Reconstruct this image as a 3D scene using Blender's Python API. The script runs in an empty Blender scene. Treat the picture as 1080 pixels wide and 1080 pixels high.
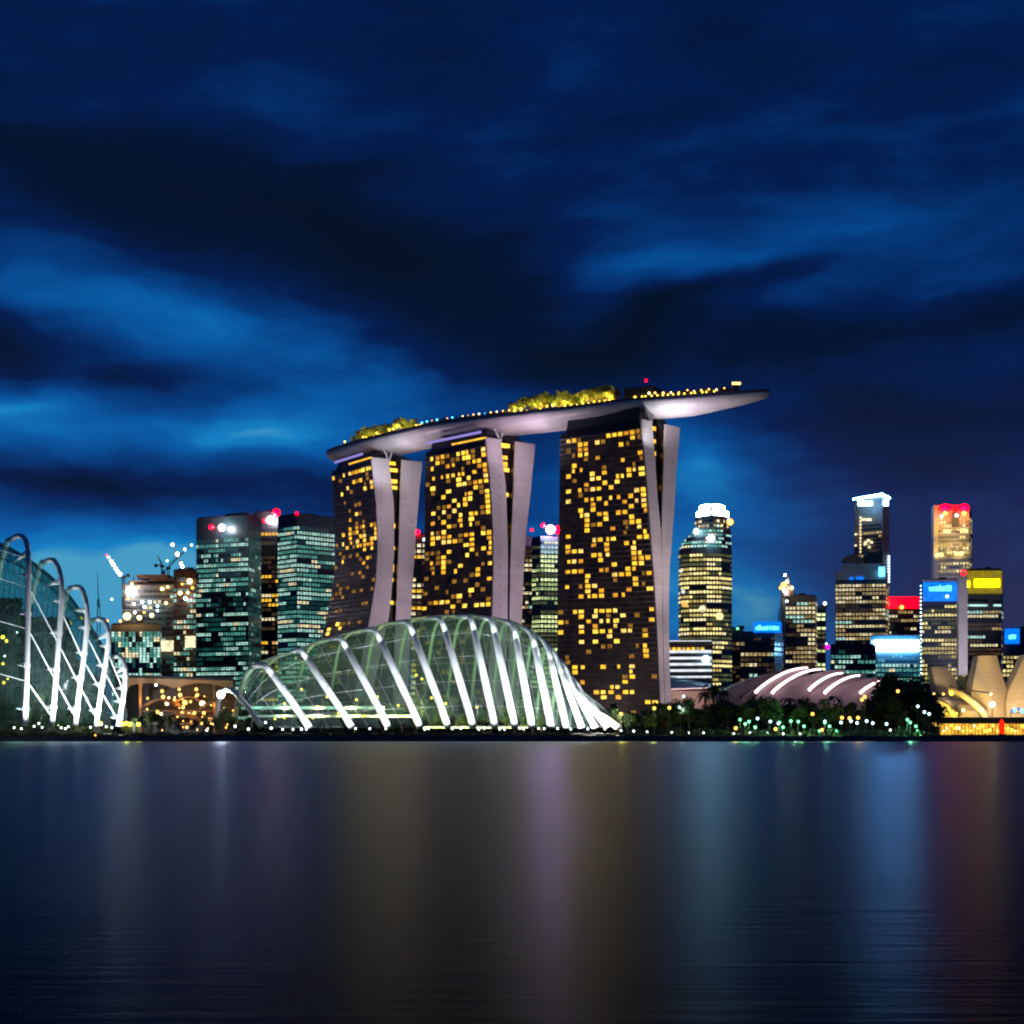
import bpy, math, random
from mathutils import Vector, Matrix
R = math.radians
random.seed(7)
S = bpy.context.scene
COL = S.collection
F = 1800.0          # focal length in photo pixels (1080 px wide)
HZ = 771.0          # horizon row of the photo
CZ = 3.0            # eye height above the water
GZ = 1.5            # land level

def P(px, py, D):
    return Vector(((px - 540) / F * D, D, CZ + (HZ - py) / F * D))
def PX(px, D):
    return ((px - 540) / F * D, D)
def ZT(py, D):
    return CZ + (HZ - py) / F * D

# ------------------------------------------------------------------ materials
def mat(name, col, rough=0.6, metal=0.0, spec=0.5, noise=0.0, nscale=0.3):
    m = bpy.data.materials.new(name); m.use_nodes = True
    nt = m.node_tree; b = nt.nodes['Principled BSDF']
    b.inputs['Base Color'].default_value = (*col, 1)
    b.inputs['Roughness'].default_value = rough
    b.inputs['Metallic'].default_value = metal
    b.inputs['Specular IOR Level'].default_value = spec
    if noise > 0:
        tc = nt.nodes.new('ShaderNodeTexCoord'); n = nt.nodes.new('ShaderNodeTexNoise')
        n.inputs['Scale'].default_value = nscale; n.inputs['Detail'].default_value = 6
        nt.links.new(tc.outputs['Object'], n.inputs['Vector'])
        r = nt.nodes.new('ShaderNodeMapRange'); r.inputs[1].default_value = .3; r.inputs[2].default_value = .7
        r.inputs[3].default_value = 1 - noise; r.inputs[4].default_value = 1 + noise
        nt.links.new(n.outputs['Fac'], r.inputs[0])
        mx = nt.nodes.new('ShaderNodeVectorMath'); mx.operation = 'SCALE'
        mx.inputs[0].default_value = col
        nt.links.new(r.outputs[0], mx.inputs['Scale'])
        nt.links.new(mx.outputs[0], b.inputs['Base Color'])
    return m

def emit(name, col, strength, noise=0.0, nscale=0.35, base=(.02, .02, .02)):
    m = bpy.data.materials.new(name); m.use_nodes = True
    nt = m.node_tree; b = nt.nodes['Principled BSDF']
    b.inputs['Base Color'].default_value = (*base, 1)
    b.inputs['Roughness'].default_value = .3
    b.inputs['Emission Color'].default_value = (*col, 1)
    b.inputs['Emission Strength'].default_value = strength
    if noise > 0:
        tc = nt.nodes.new('ShaderNodeTexCoord'); n = nt.nodes.new('ShaderNodeTexNoise')
        n.inputs['Scale'].default_value = nscale; n.inputs['Detail'].default_value = 3
        nt.links.new(tc.outputs['Object'], n.inputs['Vector'])
        r = nt.nodes.new('ShaderNodeMapRange'); r.inputs[1].default_value = .32; r.inputs[2].default_value = .68
        r.inputs[3].default_value = strength * (1 - noise); r.inputs[4].default_value = strength * (1 + noise)
        nt.links.new(n.outputs['Fac'], r.inputs[0])
        nt.links.new(r.outputs[0], b.inputs['Emission Strength'])
    return m

def glow_globe(name, col, strength, p=2.2):
    """A lamp globe whose emission fades towards its rim, imitating a soft halo."""
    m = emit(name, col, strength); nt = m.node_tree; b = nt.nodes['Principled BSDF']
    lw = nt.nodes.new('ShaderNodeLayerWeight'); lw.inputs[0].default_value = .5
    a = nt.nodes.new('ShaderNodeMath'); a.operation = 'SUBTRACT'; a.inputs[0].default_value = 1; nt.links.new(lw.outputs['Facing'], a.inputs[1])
    q = nt.nodes.new('ShaderNodeMath'); q.operation = 'POWER'; q.inputs[1].default_value = p; nt.links.new(a.outputs[0], q.inputs[0])  # rim fade paints the glow around a lamp into its emission
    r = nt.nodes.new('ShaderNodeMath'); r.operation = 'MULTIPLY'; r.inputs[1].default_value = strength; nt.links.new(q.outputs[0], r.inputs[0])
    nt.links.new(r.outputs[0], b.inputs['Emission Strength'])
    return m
M = {}
M['glass_dark'] = mat('dark_glass', (.012, .02, .026), .12)
M['facade_teal'] = mat('teal_facade', (.025, .06, .07), .35, noise=.3, nscale=.05)
M['facade_grey'] = mat('grey_facade', (.07, .07, .075), .5, noise=.25, nscale=.05)
M['facade_brown'] = mat('brown_facade', (.13, .09, .065), .6, noise=.25, nscale=.05)
M['facade_pale'] = mat('pale_stone', (.34, .29, .28), .6, noise=.15, nscale=.05)
M['facade_dark'] = mat('dark_facade', (.022, .024, .032), .4, noise=.3, nscale=.05)
M['concrete'] = mat('concrete', (.24, .21, .18), .85, 0, .1, noise=.3, nscale=.1)
M['rust'] = mat('scaffold_brown', (.16, .07, .035), .8, noise=.3, nscale=.2)
M['white_steel'] = mat('white_steel', (.8, .82, .84), .4)
M['steel'] = mat('grey_steel', (.25, .26, .28), .5)
M['dark_steel'] = mat('dark_steel', (.04, .04, .045), .6)
M['hotel_dark'] = mat('hotel_bronze_glass', (.022, .016, .013), .25, noise=.3, nscale=.08)
M['hotel_edge'] = mat('hotel_floor_edge', (.28, .23, .22), .6, noise=.2, nscale=.1)
def jointed(name, col, w, h, dark=.8, rough=.5, stain=.12):
    m = mat(name, col, rough); nt = m.node_tree; b = nt.nodes['Principled BSDF']; L = nt.links.new
    tc = nt.nodes.new('ShaderNodeTexCoord'); sp = nt.nodes.new('ShaderNodeSeparateXYZ'); L(tc.outputs['Object'], sp.inputs[0])
    ad = nt.nodes.new('ShaderNodeMath'); ad.operation = 'SUBTRACT'; L(sp.outputs[0], ad.inputs[0]); L(sp.outputs[1], ad.inputs[1])
    cb = nt.nodes.new('ShaderNodeCombineXYZ'); L(ad.outputs[0], cb.inputs[0]); L(sp.outputs[2], cb.inputs[1])
    br = nt.nodes.new('ShaderNodeTexBrick'); br.inputs['Scale'].default_value = 1; br.inputs['Brick Width'].default_value = w; br.inputs['Row Height'].default_value = h; br.inputs['Mortar Size'].default_value = .16
    br.inputs['Color1'].default_value = (*col, 1); br.inputs['Color2'].default_value = (*[c * .93 for c in col], 1); br.inputs['Mortar'].default_value = (*[c * dark for c in col], 1); L(cb.outputs[0], br.inputs[0])
    nz = nt.nodes.new('ShaderNodeTexNoise'); nz.inputs['Scale'].default_value = .06; nz.inputs['Detail'].default_value = 7; L(tc.outputs['Object'], nz.inputs['Vector'])
    mr = nt.nodes.new('ShaderNodeMapRange'); mr.inputs[1].default_value = .3; mr.inputs[2].default_value = .7; mr.inputs[3].default_value = 1 - stain; mr.inputs[4].default_value = 1 + stain; L(nz.outputs['Fac'], mr.inputs[0])
    mx = nt.nodes.new('ShaderNodeVectorMath'); mx.operation = 'SCALE'; L(br.outputs['Color'], mx.inputs[0]); L(mr.outputs[0], mx.inputs['Scale']); L(mx.outputs[0], b.inputs['Base Color'])
    return m
M['hotel_end'] = jointed('hotel_end_wall', (.62, .56, .56), 9, 3.35, .8)
M['hull'] = jointed('hull_panels', (.6, .58, .6), 5, 2.6, .82, .45, .1)
M['petal'] = jointed('petal_panels', (.64, .54, .38), 4, 2.4, .85, .5, .1)
M['deck'] = mat('deck_timber', (.16, .11, .07), .7, noise=.2, nscale=.3)
M['bark'] = mat('bark', (.09, .06, .04), .85, noise=.3, nscale=1.5)
M['leaf_dark'] = mat('leaf_dark', (.03, .06, .018), .6)
M['leaf_mid'] = mat('leaf_mid', (.055, .10, .025), .55)
M['leaf_light'] = mat('leaf_light', (.09, .12, .035), .55)
M['soil'] = mat('ground', (.045, .05, .025), .95, 0, .05, noise=.4, nscale=.1)
M['stone'] = mat('revetment_stone', (.13, .12, .11), .9, 0, .05, noise=.4, nscale=.8)
M['roof_lilac'] = mat('metal_roof', (.32, .25, .27), .45, noise=.15, nscale=.1)
M['canopy'] = mat('canopy_soffit', (.34, .19, .1), .6, noise=.2, nscale=.2)
M['roof_dark'] = mat('dark_roof', (.05, .045, .05), .6)

TEAL = (.45, 1.0, .86); COOL = (.72, 1.0, .88); WARM = (1.0, .72, .30); YEL = (1.0, .82, .33); PALE = (1.0, .93, .66)
M['t_dim'] = emit('teal_dim', (.05, .42, .40), .16, .7, .12)
M['t_mid'] = emit('teal_mid', (.26, 1.0, .84), .40, .6, .3)
M['t_hi'] = emit('teal_bright', (.56, 1, .86), .95, .55, .35)
M['w_dim'] = emit('warm_dim', (1, .6, .25), .07, .7, .2)
M['w_mid'] = emit('warm_mid', WARM, .55, .55, .3)
M['w_hi'] = emit('warm_bright', (1, .86, .50), 1.2, .5, .35)
M['y_dim'] = emit('yellow_dim', (.75, .8, .3), .13, .6, .15)
M['y_mid'] = emit('yellow_mid', (1, .78, .24), .7, .5, .3)
M['y_hi'] = emit('yellow_bright', (1, .82, .32), 1.45, .5, .35)
M['o_hi'] = emit('orange_bright', (1, .45, .1), 1.3, .5, .3)
M['g_mid'] = emit('green_yellow_mid', (.72, .95, .35), .8, .5, .35)
M['g_hi'] = emit('green_yellow_bright', (.85, 1, .45), 1.5, .5, .35)
M['hotel_win'] = emit('hotel_window', (1.0, .52, .03), 1.5, .35, .25)
M['hotel_win_hi'] = emit('hotel_window_bright', (1.0, .58, .06), 2.0, .3, .25)
for k_, (c_, v_) in enumerate((((1, .46, .02), 1.2), ((1, .56, .06), 1.9), ((1, .50, .03), 1.5), ((1, .62, .14), 1.5), ((1, .42, .03), .85))):
    M['hotel_win%d' % k_] = emit('hotel_window_tone', c_, v_, .5, .45)
M['hotel_win_dim'] = emit('hotel_window_dim', (1.0, .46, .05), .32, .5, .25)
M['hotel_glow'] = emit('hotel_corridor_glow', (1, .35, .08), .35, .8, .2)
M['w_lamp'] = glow_globe('white_lamp', (0.85, 1, 0.92), 14, 3)
M['g_lamp'] = glow_globe('green_lamp', (0.14, 1, 0.34), 7, 2.2)
M['b_lamp'] = glow_globe('bluish_lamp', (0.45, 0.8, 1), 18, 3)
M['a_lamp'] = glow_globe('amber_lamp', (1, 0.4, 0.05), 9, 2.2)
M['y_lamp'] = glow_globe('yellow_lamp', (1, 0.66, 0.05), 8, 2.2)
M['deck_lamp'] = glow_globe('deck_lamp', (1, 0.62, 0.05), 8, 2.2)
M['red_lamp'] = glow_globe('red_lamp', (1, 0.0, 0.004), 70, 2.5)
M['site_lamp'] = glow_globe('site_lamp', (0.95, 0.92, 1), 150, 4)
M['site_amber'] = glow_globe('site_amber', (1, 0.7, 0.22), 20, 3)
M['sign_white'] = emit('sign_white', (.18, .5, 1), 78)
M['sign_blue'] = emit('sign_blue', (.0, .15, .9), 1.6, .3, .3)
M['sign_cyan'] = emit('sign_cyan', (0.08, 0.5, 1), 5)
M['sign_red'] = emit('sign_red', (1, .0, .01), 3.2, .4, .25)
M['sign_yellow'] = emit('sign_yellow', (1, .56, 0), 26.0)
M['sign_olive'] = emit('sign_olive', (.62, .45, 0), .42, .3, .2)
M['crown_white'] = emit('crown_white', (.42, .82, 1), 46)
M['roof_lamp'] = glow_globe('roof_lamp', (.74, .50, 1), 560, 4)
M['face_lamp'] = glow_globe('face_lamp', (.45, .8, 1), 60, 4)
M['hotel_room'] = emit('unlit_room_added_glow', (1, .5, .25), .008, .8, .2)  # added emission that warms the panes of unlit rooms
M['soffit'] = emit('painted_soffit_glow', (.42, .33, .95), .75)
M['arc_pink'] = emit('arc_light', (1, .70, .72), 5)
M['stripe'] = emit('stripe_white', (.86, .93, 1), 1.0, .2, .2)
M['lantern'] = glow_globe('lantern_warm', (1, 0.46, 0.1), 6, 2.2)
M['lantern_pale'] = glow_globe('lantern_pale', (1, 0.7, 0.34), 9, 2.4)
M['band_warm'] = emit('band_warm', (1, .48, .05), 1.2, .7, .5)
M['pillar_red'] = emit('pillar_red', (1, .01, .0), 2.0)
M['magenta'] = glow_globe('magenta_lamp', (1, 0.0, 0.5), 9, 2.5)

# thin clear glazing: mostly see-through, with a sheen
def glazing(name, tint, gloss=.14, body=(.05, .07, .06), bodyfac=.10, rough=.08):
    m = bpy.data.materials.new(name); m.use_nodes = True
    nt = m.node_tree; nt.nodes.clear()
    o = nt.nodes.new('ShaderNodeOutputMaterial')
    t = nt.nodes.new('ShaderNodeBsdfTransparent'); t.inputs[0].default_value = (*tint, 1)
    g = nt.nodes.new('ShaderNodeBsdfGlossy'); g.inputs['Roughness'].default_value = rough
    g.inputs[0].default_value = (.8, .9, .9, 1)
    d = nt.nodes.new('ShaderNodeBsdfDiffuse'); d.inputs[0].default_value = (*body, 1)
    lw0 = nt.nodes.new('ShaderNodeLayerWeight'); lw0.inputs[0].default_value = .5
    lw = nt.nodes.new('ShaderNodeMath'); lw.operation = 'POWER'; lw.inputs[1].default_value = 4; nt.links.new(lw0.outputs['Facing'], lw.inputs[0])
    tl = nt.nodes.new('ShaderNodeBsdfTranslucent'); tl.inputs[0].default_value = (*body, 1)
    dm = nt.nodes.new('ShaderNodeMixShader'); nt.links.new(d.outputs[0], dm.inputs[1]); nt.links.new(tl.outputs[0], dm.inputs[2])
    m1 = nt.nodes.new('ShaderNodeMixShader'); m1.inputs[0].default_value = bodyfac
    nt.links.new(t.outputs[0], m1.inputs[1]); nt.links.new(dm.outputs[0], m1.inputs[2])
    ad = nt.nodes.new('ShaderNodeMath'); ad.operation = 'MULTIPLY_ADD'; ad.inputs[1].default_value = .4; ad.inputs[2].default_value = gloss; ad.use_clamp = True
    nt.links.new(lw.outputs[0], ad.inputs[0])
    m2 = nt.nodes.new('ShaderNodeMixShader')
    nt.links.new(ad.outputs[0], m2.inputs[0])
    nt.links.new(m1.outputs[0], m2.inputs[1]); nt.links.new(g.outputs[0], m2.inputs[2])
    nt.links.new(m2.outputs[0], o.inputs[0])
    return m
M['dome_glass'] = glazing('dome_glass', (.62, .80, .68), .03, (.38, .58, .54), .11)
M['forest_glass'] = glazing('forest_glass', (.48, .70, .68), .04, (.10, .26, .26), .10)

# ------------------------------------------------------------------ mesh helper
class MB:
    def __init__(s): s.v = []; s.f = []; s.m = []
    def face(s, pts, mi=0):
        b = len(s.v); s.v.extend(Vector(p) for p in pts); s.f.append(tuple(range(b, b + len(pts)))); s.m.append(mi)
    def hexa(s, p, mi=0):      # p[0..3] bottom loop, p[4..7] top loop
        b = len(s.v); s.v.extend(Vector(q) for q in p)
        for q in ((3, 2, 1, 0), (4, 5, 6, 7), (0, 1, 5, 4), (1, 2, 6, 5), (2, 3, 7, 6), (3, 0, 4, 7)):
            s.f.append(tuple(b + i for i in q)); s.m.append(mi)
    def box(s, c, size, rz=0, mi=0):
        c = Vector(c); hx, hy, hz = (k / 2 for k in size); cs, sn = math.cos(rz), math.sin(rz)
        pt = lambda x, y, z: c + Vector((x * cs - y * sn, x * sn + y * cs, z))
        s.hexa([pt(-hx, -hy, -hz), pt(hx, -hy, -hz), pt(hx, hy, -hz), pt(-hx, hy, -hz),
                pt(-hx, -hy, hz), pt(hx, -hy, hz), pt(hx, hy, hz), pt(-hx, hy, hz)], mi)
    def prism(s, poly, z0, z1, mi=0, top=None):
        b = len(s.v); n = len(poly); tp = top or poly
        s.v.extend(Vector((x, y, z0)) for x, y in poly); s.v.extend(Vector((x, y, z1)) for x, y in tp)
        for i in range(n):
            j = (i + 1) % n; s.f.append((b + i, b + j, b + n + j, b + n + i)); s.m.append(mi)
        s.f.append(tuple(b + n + i for i in range(n))); s.m.append(mi)
        s.f.append(tuple(b + i for i in reversed(range(n)))); s.m.append(mi)
    def loft(s, secs, mi=0, closed=True, caps=True):
        b = len(s.v); n = len(secs[0])
        for sec in secs: s.v.extend(Vector(p) for p in sec)
        for k in range(len(secs) - 1):
            for i in range(n if closed else n - 1):
                j = (i + 1) % n
                s.f.append((b + k * n + i, b + k * n + j, b + (k + 1) * n + j, b + (k + 1) * n + i)); s.m.append(mi)
        if caps and closed:
            s.f.append(tuple(b + i for i in reversed(range(n)))); s.m.append(mi)
            o = b + (len(secs) - 1) * n; s.f.append(tuple(o + i for i in range(n))); s.m.append(mi)
    def tube(s, path, r, n=6, mi=0, ref=None, flat=1.0):
        path = [Vector(p) for p in path]; secs = []
        for i, p in enumerate(path):
            t = (path[min(i + 1, len(path) - 1)] - path[max(i - 1, 0)])
            t = t.normalized() if t.length > 1e-9 else Vector((0, 0, 1))
            a = Vector(ref) if ref is not None else (Vector((0, 0, 1)) if abs(t.z) < .9 else Vector((1, 0, 0)))
            x = t.cross(a).normalized(); y = x.cross(t).normalized()
            rr = r[i] if isinstance(r, (list, tuple)) else r
            secs.append([p + x * (math.cos(2 * math.pi * k / n + math.pi / n) * rr) + y * (math.sin(2 * math.pi * k / n + math.pi / n) * rr * flat) for k in range(n)])
        s.loft(secs, mi)
    def ball(s, c, r, mi=0, n=8, m=5):
        c = Vector(c)
        secs = []
        for i in range(1, m):
            ph = math.pi * i / m
            secs.append([c + Vector((math.cos(2 * math.pi * k / n) * math.sin(ph), math.sin(2 * math.pi * k / n) * math.sin(ph), -math.cos(ph))) * r for k in range(n)])
        s.loft(secs, mi)
    def build(s, name, mats, parent=None, smooth=False, base=None):
        off = Vector((0, 0, 0))
        if parent is not None: off = BASE[parent.name]
        elif base is not None: off = Vector(base)
        me = bpy.data.meshes.new(name)
        me.from_pydata([tuple(v - off) for v in s.v], [], s.f)
        for m in (mats if isinstance(mats, (list, tuple)) else [mats]): me.materials.append(m)
        if any(s.m): me.polygons.foreach_set('material_index', s.m)
        if smooth: me.polygons.foreach_set('use_smooth', [True] * len(s.f))
        me.update()
        o = bpy.data.objects.new(name, me); COL.objects.link(o)
        if parent is not None: o.parent = parent
        elif base is not None: o.location = base
        BASE[o.name] = off
        return o
BASE = {}
def thing(name, label, cat, loc, group=None):
    o = bpy.data.objects.new(name, None); COL.objects.link(o)
    o.location = loc; BASE[o.name] = Vector(loc)
    o['label'] = label; o['category'] = cat
    if group: o['group'] = group
    return o
def tag(o, label=None, cat=None, group=None, kind=None):
    for k, v in (('label', label), ('category', cat), ('group', group), ('kind', kind)):
        if v: o[k] = v
    return o
def copy_tree(o, loc, rz=0, sc=1, label=None, group=None):
    c = o.copy(); COL.objects.link(c); c.location = loc; c.rotation_euler = (0, 0, rz)
    c.scale = (sc, sc, sc) if not isinstance(sc, tuple) else sc
    if label: c['label'] = label
    if group: c['group'] = group
    for ch in o.children:
        d = ch.copy(); COL.objects.link(d); d.parent = c
        for g in ch.children:
            e = g.copy(); COL.objects.link(e); e.parent = d
    return c
def cr(pts, n):      # Catmull-Rom resample
    pts = [Vector(p) for p in pts]; out = []; m = len(pts) - 1
    for k in range(n):
        t = k / (n - 1) * m; i = min(int(t), m - 1); u = t - i
        p0, p1, p2, p3 = pts[max(i - 1, 0)], pts[i], pts[i + 1], pts[min(i + 2, m)]
        out.append(.5 * ((2 * p1) + (p2 - p0) * u + (2 * p0 - 5 * p1 + 4 * p2 - p3) * u * u + (3 * p1 - p0 - 3 * p2 + p3) * u ** 3))
    return out
def spot(loc, aim, power, col, cone, blend=.5, r=1.0):
    d = bpy.data.lights.new('flood_or_fill_beam', 'SPOT'); d.energy = power; d.color = col
    d.spot_size = R(cone); d.spot_blend = blend; d.shadow_soft_size = r
    o = bpy.data.objects.new('flood_or_fill_beam', d); COL.objects.link(o); o.location = loc
    o.rotation_euler = (Vector(aim) - Vector(loc)).to_track_quat('-Z', 'Y').to_euler()
    return o

# ------------------------------------------------------------------ world
def build_world():
    w = bpy.data.worlds.new('World'); S.world = w; w.use_nodes = True
    nt = w.node_tree; nt.nodes.clear(); L = nt.links.new; N = nt.nodes.new
    out = N('ShaderNodeOutputWorld'); bg = N('ShaderNodeBackground'); L(bg.outputs[0], out.inputs[0])
    tc = N('ShaderNodeTexCoord'); sep = N('ShaderNodeSeparateXYZ'); L(tc.outputs['Generated'], sep.inputs[0])
    def mth(op, a, b=None, c=None, clamp=False):
        n = N('ShaderNodeMath'); n.operation = op; n.use_clamp = clamp
        for i, x in enumerate((a, b, c)):
            if x is None: continue
            if isinstance(x, (int, float)): n.inputs[i].default_value = x
            else: L(x, n.inputs[i])
        return n.outputs[0]
    az = mth('ARCTAN2', sep.outputs[0], sep.outputs[1])
    el = mth('ARCSINE', mth('MINIMUM', mth('MAXIMUM', sep.outputs[2], -1.0), 1.0))
    el = mth('ABSOLUTE', el)
    cmb = N('ShaderNodeCombineXYZ'); L(az, cmb.inputs[0]); L(el, cmb.inputs[1])
    # wind-drawn distortion of the cloud field
    mp = N('ShaderNodeMapping'); mp.inputs['Scale'].default_value = (6, 14, 1); L(cmb.outputs[0], mp.inputs[0])
    nz = N('ShaderNodeTexNoise'); nz.inputs['Scale'].default_value = 1.6; nz.inputs['Detail'].default_value = 4; nz.inputs['Roughness'].default_value = .5
    L(mp.outputs[0], nz.inputs['Vector'])
    sub = N('ShaderNodeVectorMath'); sub.operation = 'SUBTRACT'; sub.inputs[1].default_value = (.5, .5, .5); L(nz.outputs['Color'], sub.inputs[0])
    mul = N('ShaderNodeVectorMath'); mul.operation = 'MULTIPLY'; mul.inputs[1].default_value = (.085, .036, 0); L(sub.outputs[0], mul.inputs[0])
    add = N('ShaderNodeVectorMath'); add.operation = 'ADD'; L(cmb.outputs[0], add.inputs[0]); L(mul.outputs[0], add.inputs[1])
    uv = add.outputs[0]
    def blob(px, py, sx, sy, rot=0):
        a = math.atan((px - 540) / F); e = math.atan((HZ - py) / F * math.cos(a))
        m = N('ShaderNodeMapping'); m.vector_type = 'TEXTURE'
        m.inputs['Location'].default_value = (a, e, 0); m.inputs['Rotation'].default_value = (0, 0, R(rot))
        m.inputs['Scale'].default_value = (sx * 2.1 / F, sy * 2.1 / F, 1)
        L(uv, m.inputs[0])
        g = N('ShaderNodeTexGradient'); g.gradient_type = 'QUADRATIC_SPHERE'; L(m.outputs[0], g.inputs[0])
        return g.outputs['Fac']
    r = N('ShaderNodeValToRGB'); r.color_ramp.interpolation = 'EASE'
    e = r.color_ramp.elements
    def stops(cr_, st):
        for i, (p, v) in enumerate(st):
            x = cr_.elements[i] if i < 2 else cr_.elements.new(p)
            x.position = p; x.color = (v, v, v, 1) if isinstance(v, (int, float)) else (*v, 1)
    eln = mth('DIVIDE', el, R(90.0))
    rb = N('ShaderNodeValToRGB')
    stops(rb.color_ramp, [(0, .60), (.06, .46), (.11, .42), (.16, .40), (.20, .39), (.26, .37), (.5, .33), (1, .3)])
    L(eln, rb.inputs[0]); t = rb.outputs['Color']
    for (px, py, sx, sy, amp, rot) in SKY:
        t = mth('MULTIPLY_ADD', blob(px, py, sx, sy, rot), amp, t)
    mp2 = N('ShaderNodeMapping'); mp2.inputs['Scale'].default_value = (7, 26, 1); mp2.inputs['Rotation'].default_value = (0, 0, R(-8)); L(uv, mp2.inputs[0])
    n2 = N('ShaderNodeTexNoise'); n2.inputs['Scale'].default_value = 1.5; n2.inputs['Detail'].default_value = 7; n2.inputs['Roughness'].default_value = .55
    L(mp2.outputs[0], n2.inputs['Vector'])
    t = mth('MULTIPLY_ADD', mth('SUBTRACT', n2.outputs['Fac'], .5), .42, t)
    stops(r.color_ramp, [(0, (.0005, .0045, .017)), (.24, (.0006, .0065, .032)), (.40, (.0005, .012, .078)), (.56, (.0006, .042, .20)), (.74, (.0015, .105, .38)), (.9, (.006, .21, .54)), (1, (.06, .33, .56))])
    r.color_ramp.interpolation = 'LINEAR'
    L(t, r.inputs[0])
    # city glow: violet-grey low cloud on the right
    pur = blob(1040, 640, 260, 150)
    mix = N('ShaderNodeMix'); mix.data_type = 'RGBA'; L(pur, mix.inputs[0])
    pf = mth('MULTIPLY', pur, 1.0, clamp=True); L(pf, mix.inputs[0])
    L(r.outputs[0], mix.inputs[6]); mix.inputs[7].default_value = (.022, .026, .085, 1)
    sky = N('ShaderNodeTexSky'); sky.sky_type = 'NISHITA'; sky.sun_disc = False
    sky.sun_elevation = R(-4); sky.sun_rotation = R(-40)
    sc = N('ShaderNodeVectorMath'); sc.operation = 'SCALE'; sc.inputs['Scale'].default_value = .02; L(sky.outputs[0], sc.inputs[0])
    ad = N('ShaderNodeVectorMath'); ad.operation = 'ADD'; L(mix.outputs[2], ad.inputs[0]); L(sc.outputs[0], ad.inputs[1])
    L(ad.outputs[0], bg.inputs[0]); bg.inputs[1].default_value = 1.0
SKY = [  # px, py, spread x, spread y, strength, tilt : light gaps and dark banks of cloud
    (110, 325, 240, 64, .28, -6), (330, 374, 180, 46, .27, -8), (0, 428, 190, 42, .46, 0), (290, 449, 200, 34, .40, 0),
    (60, 605, 230, 92, .47, 0), (120, 690, 230, 70, .34, 0), (170, 600, 140, 50, .36, 0), (330, 500, 120, 60, .1, 0), (745, 488, 120, 55, .50, -10), (640, 295, 170, 40, .22, 8),
    (880, 250, 230, 60, .18, 12), (1000, 300, 150, 30, .10, 12), (795, 640, 110, 90, .50, 0), (690, 600, 90, 90, .25, 0), (560, 560, 120, 60, .2, 0),
    (100, 185, 300, 55, -.30, -8), (380, 262, 190, 60, -.30, -12), (500, 330, 140, 60, -.26, 0), (120, 400, 110, 30, -.42, -4), (0, 362, 45, 28, -.3, 0),
    (715, 332, 120, 17, -.46, 20), (600, 368, 190, 26, -.2, 4), (900, 345, 260, 30, -.16, 8), (80, 503, 260, 22, -.34, 2), (300, 535, 160, 20, -.12, 0),
    (920, 450, 230, 100, -.2, 0), (450, 60, 700, 60, -.02, 0), (230, 110, 250, 40, .05, -5)]

# ------------------------------------------------------------------ windowed towers
PAL = {'teal': ['glass_dark', 't_dim', 't_mid', 't_hi', 'w_hi'], 'warm': ['glass_dark', 'w_dim', 'w_mid', 'w_hi', 't_hi'],
       'yellow': ['glass_dark', 'y_dim', 'y_mid', 'y_hi', 'w_hi'], 'green': ['glass_dark', 'y_dim', 'g_mid', 'g_hi', 't_hi'],
       'amber': ['glass_dark', 'w_dim', 'hotel_win', 'w_hi', 'o_hi']}
def bands(th, fpf, z0, z1, fh, cw, pal, lit, rng, full=.12, dark=.17, persist=.58, dimp=.35, hfrac=(.26, .78), edges=None, brightp=.58, accp=.08, edge_lit=None):
    """One window band per storey: a glazed strip round the sides that face the reservoir, some of its panes lit."""
    n = max(1, int((z1 - z0) / fh)); mats = [M[k] for k in PAL[pal]] + [M['dark_steel']]
    lit = min(.9, lit * .98)
    for k in range(n):
        za = z0 + k * fh; fp = fpf((za - z0) / (z1 - z0)) if callable(fpf) else fpf
        mb = MB(); prev = None; nn = len(fp); q = rng.random()
        pf = lit * (1.0 + rng.uniform(-.6, .6))
        if q < full: pf = .93
        elif q < full + dark: pf = lit * .15
        for i in range(nn):
            a = Vector((*fp[i], 0)); b = Vector((*fp[(i + 1) % nn], 0)); d = b - a; ln = d.length
            if ln < 2: continue
            nrm = Vector((d.y, -d.x, 0)).normalized()
            if nrm.dot(-(a + b) / 2) <= 0: continue
            if edges is not None and i not in edges: continue
            pe = pf * (edge_lit.get(i, 1) if edge_lit else 1)
            c = max(1, round(ln / cw)); st = None; d = d.normalized(); step = ln / c
            for j in range(c):
                if st is None or rng.random() > persist:
                    if rng.random() < pe: st = 4 if rng.random() < accp else (3 if rng.random() < brightp else 2)
                    else: st = 1 if rng.random() < dimp else 0
                p = a + d * (step * (j + rng.uniform(.06, .2))) + nrm * .15; q2 = a + d * (step * (j + rng.uniform(.8, .94))) + nrm * .15
                zl, zh = za + fh * hfrac[0], za + fh * hfrac[1]
                b0 = len(mb.v); mb.v += [Vector((p.x, p.y, zl)), Vector((q2.x, q2.y, zl)), Vector((q2.x, q2.y, zh)), Vector((p.x, p.y, zh))]
                mb.f.append((b0, b0 + 1, b0 + 2, b0 + 3)); mb.m.append(st)
                if prev is not None: mb.f.append((prev[0], b0, b0 + 3, prev[1])); mb.m.append(5)     # the mullion between two panes
                prev = (b0 + 1, b0 + 2)
        if mb.f: mb.build('window_band', mats, th)
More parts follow.
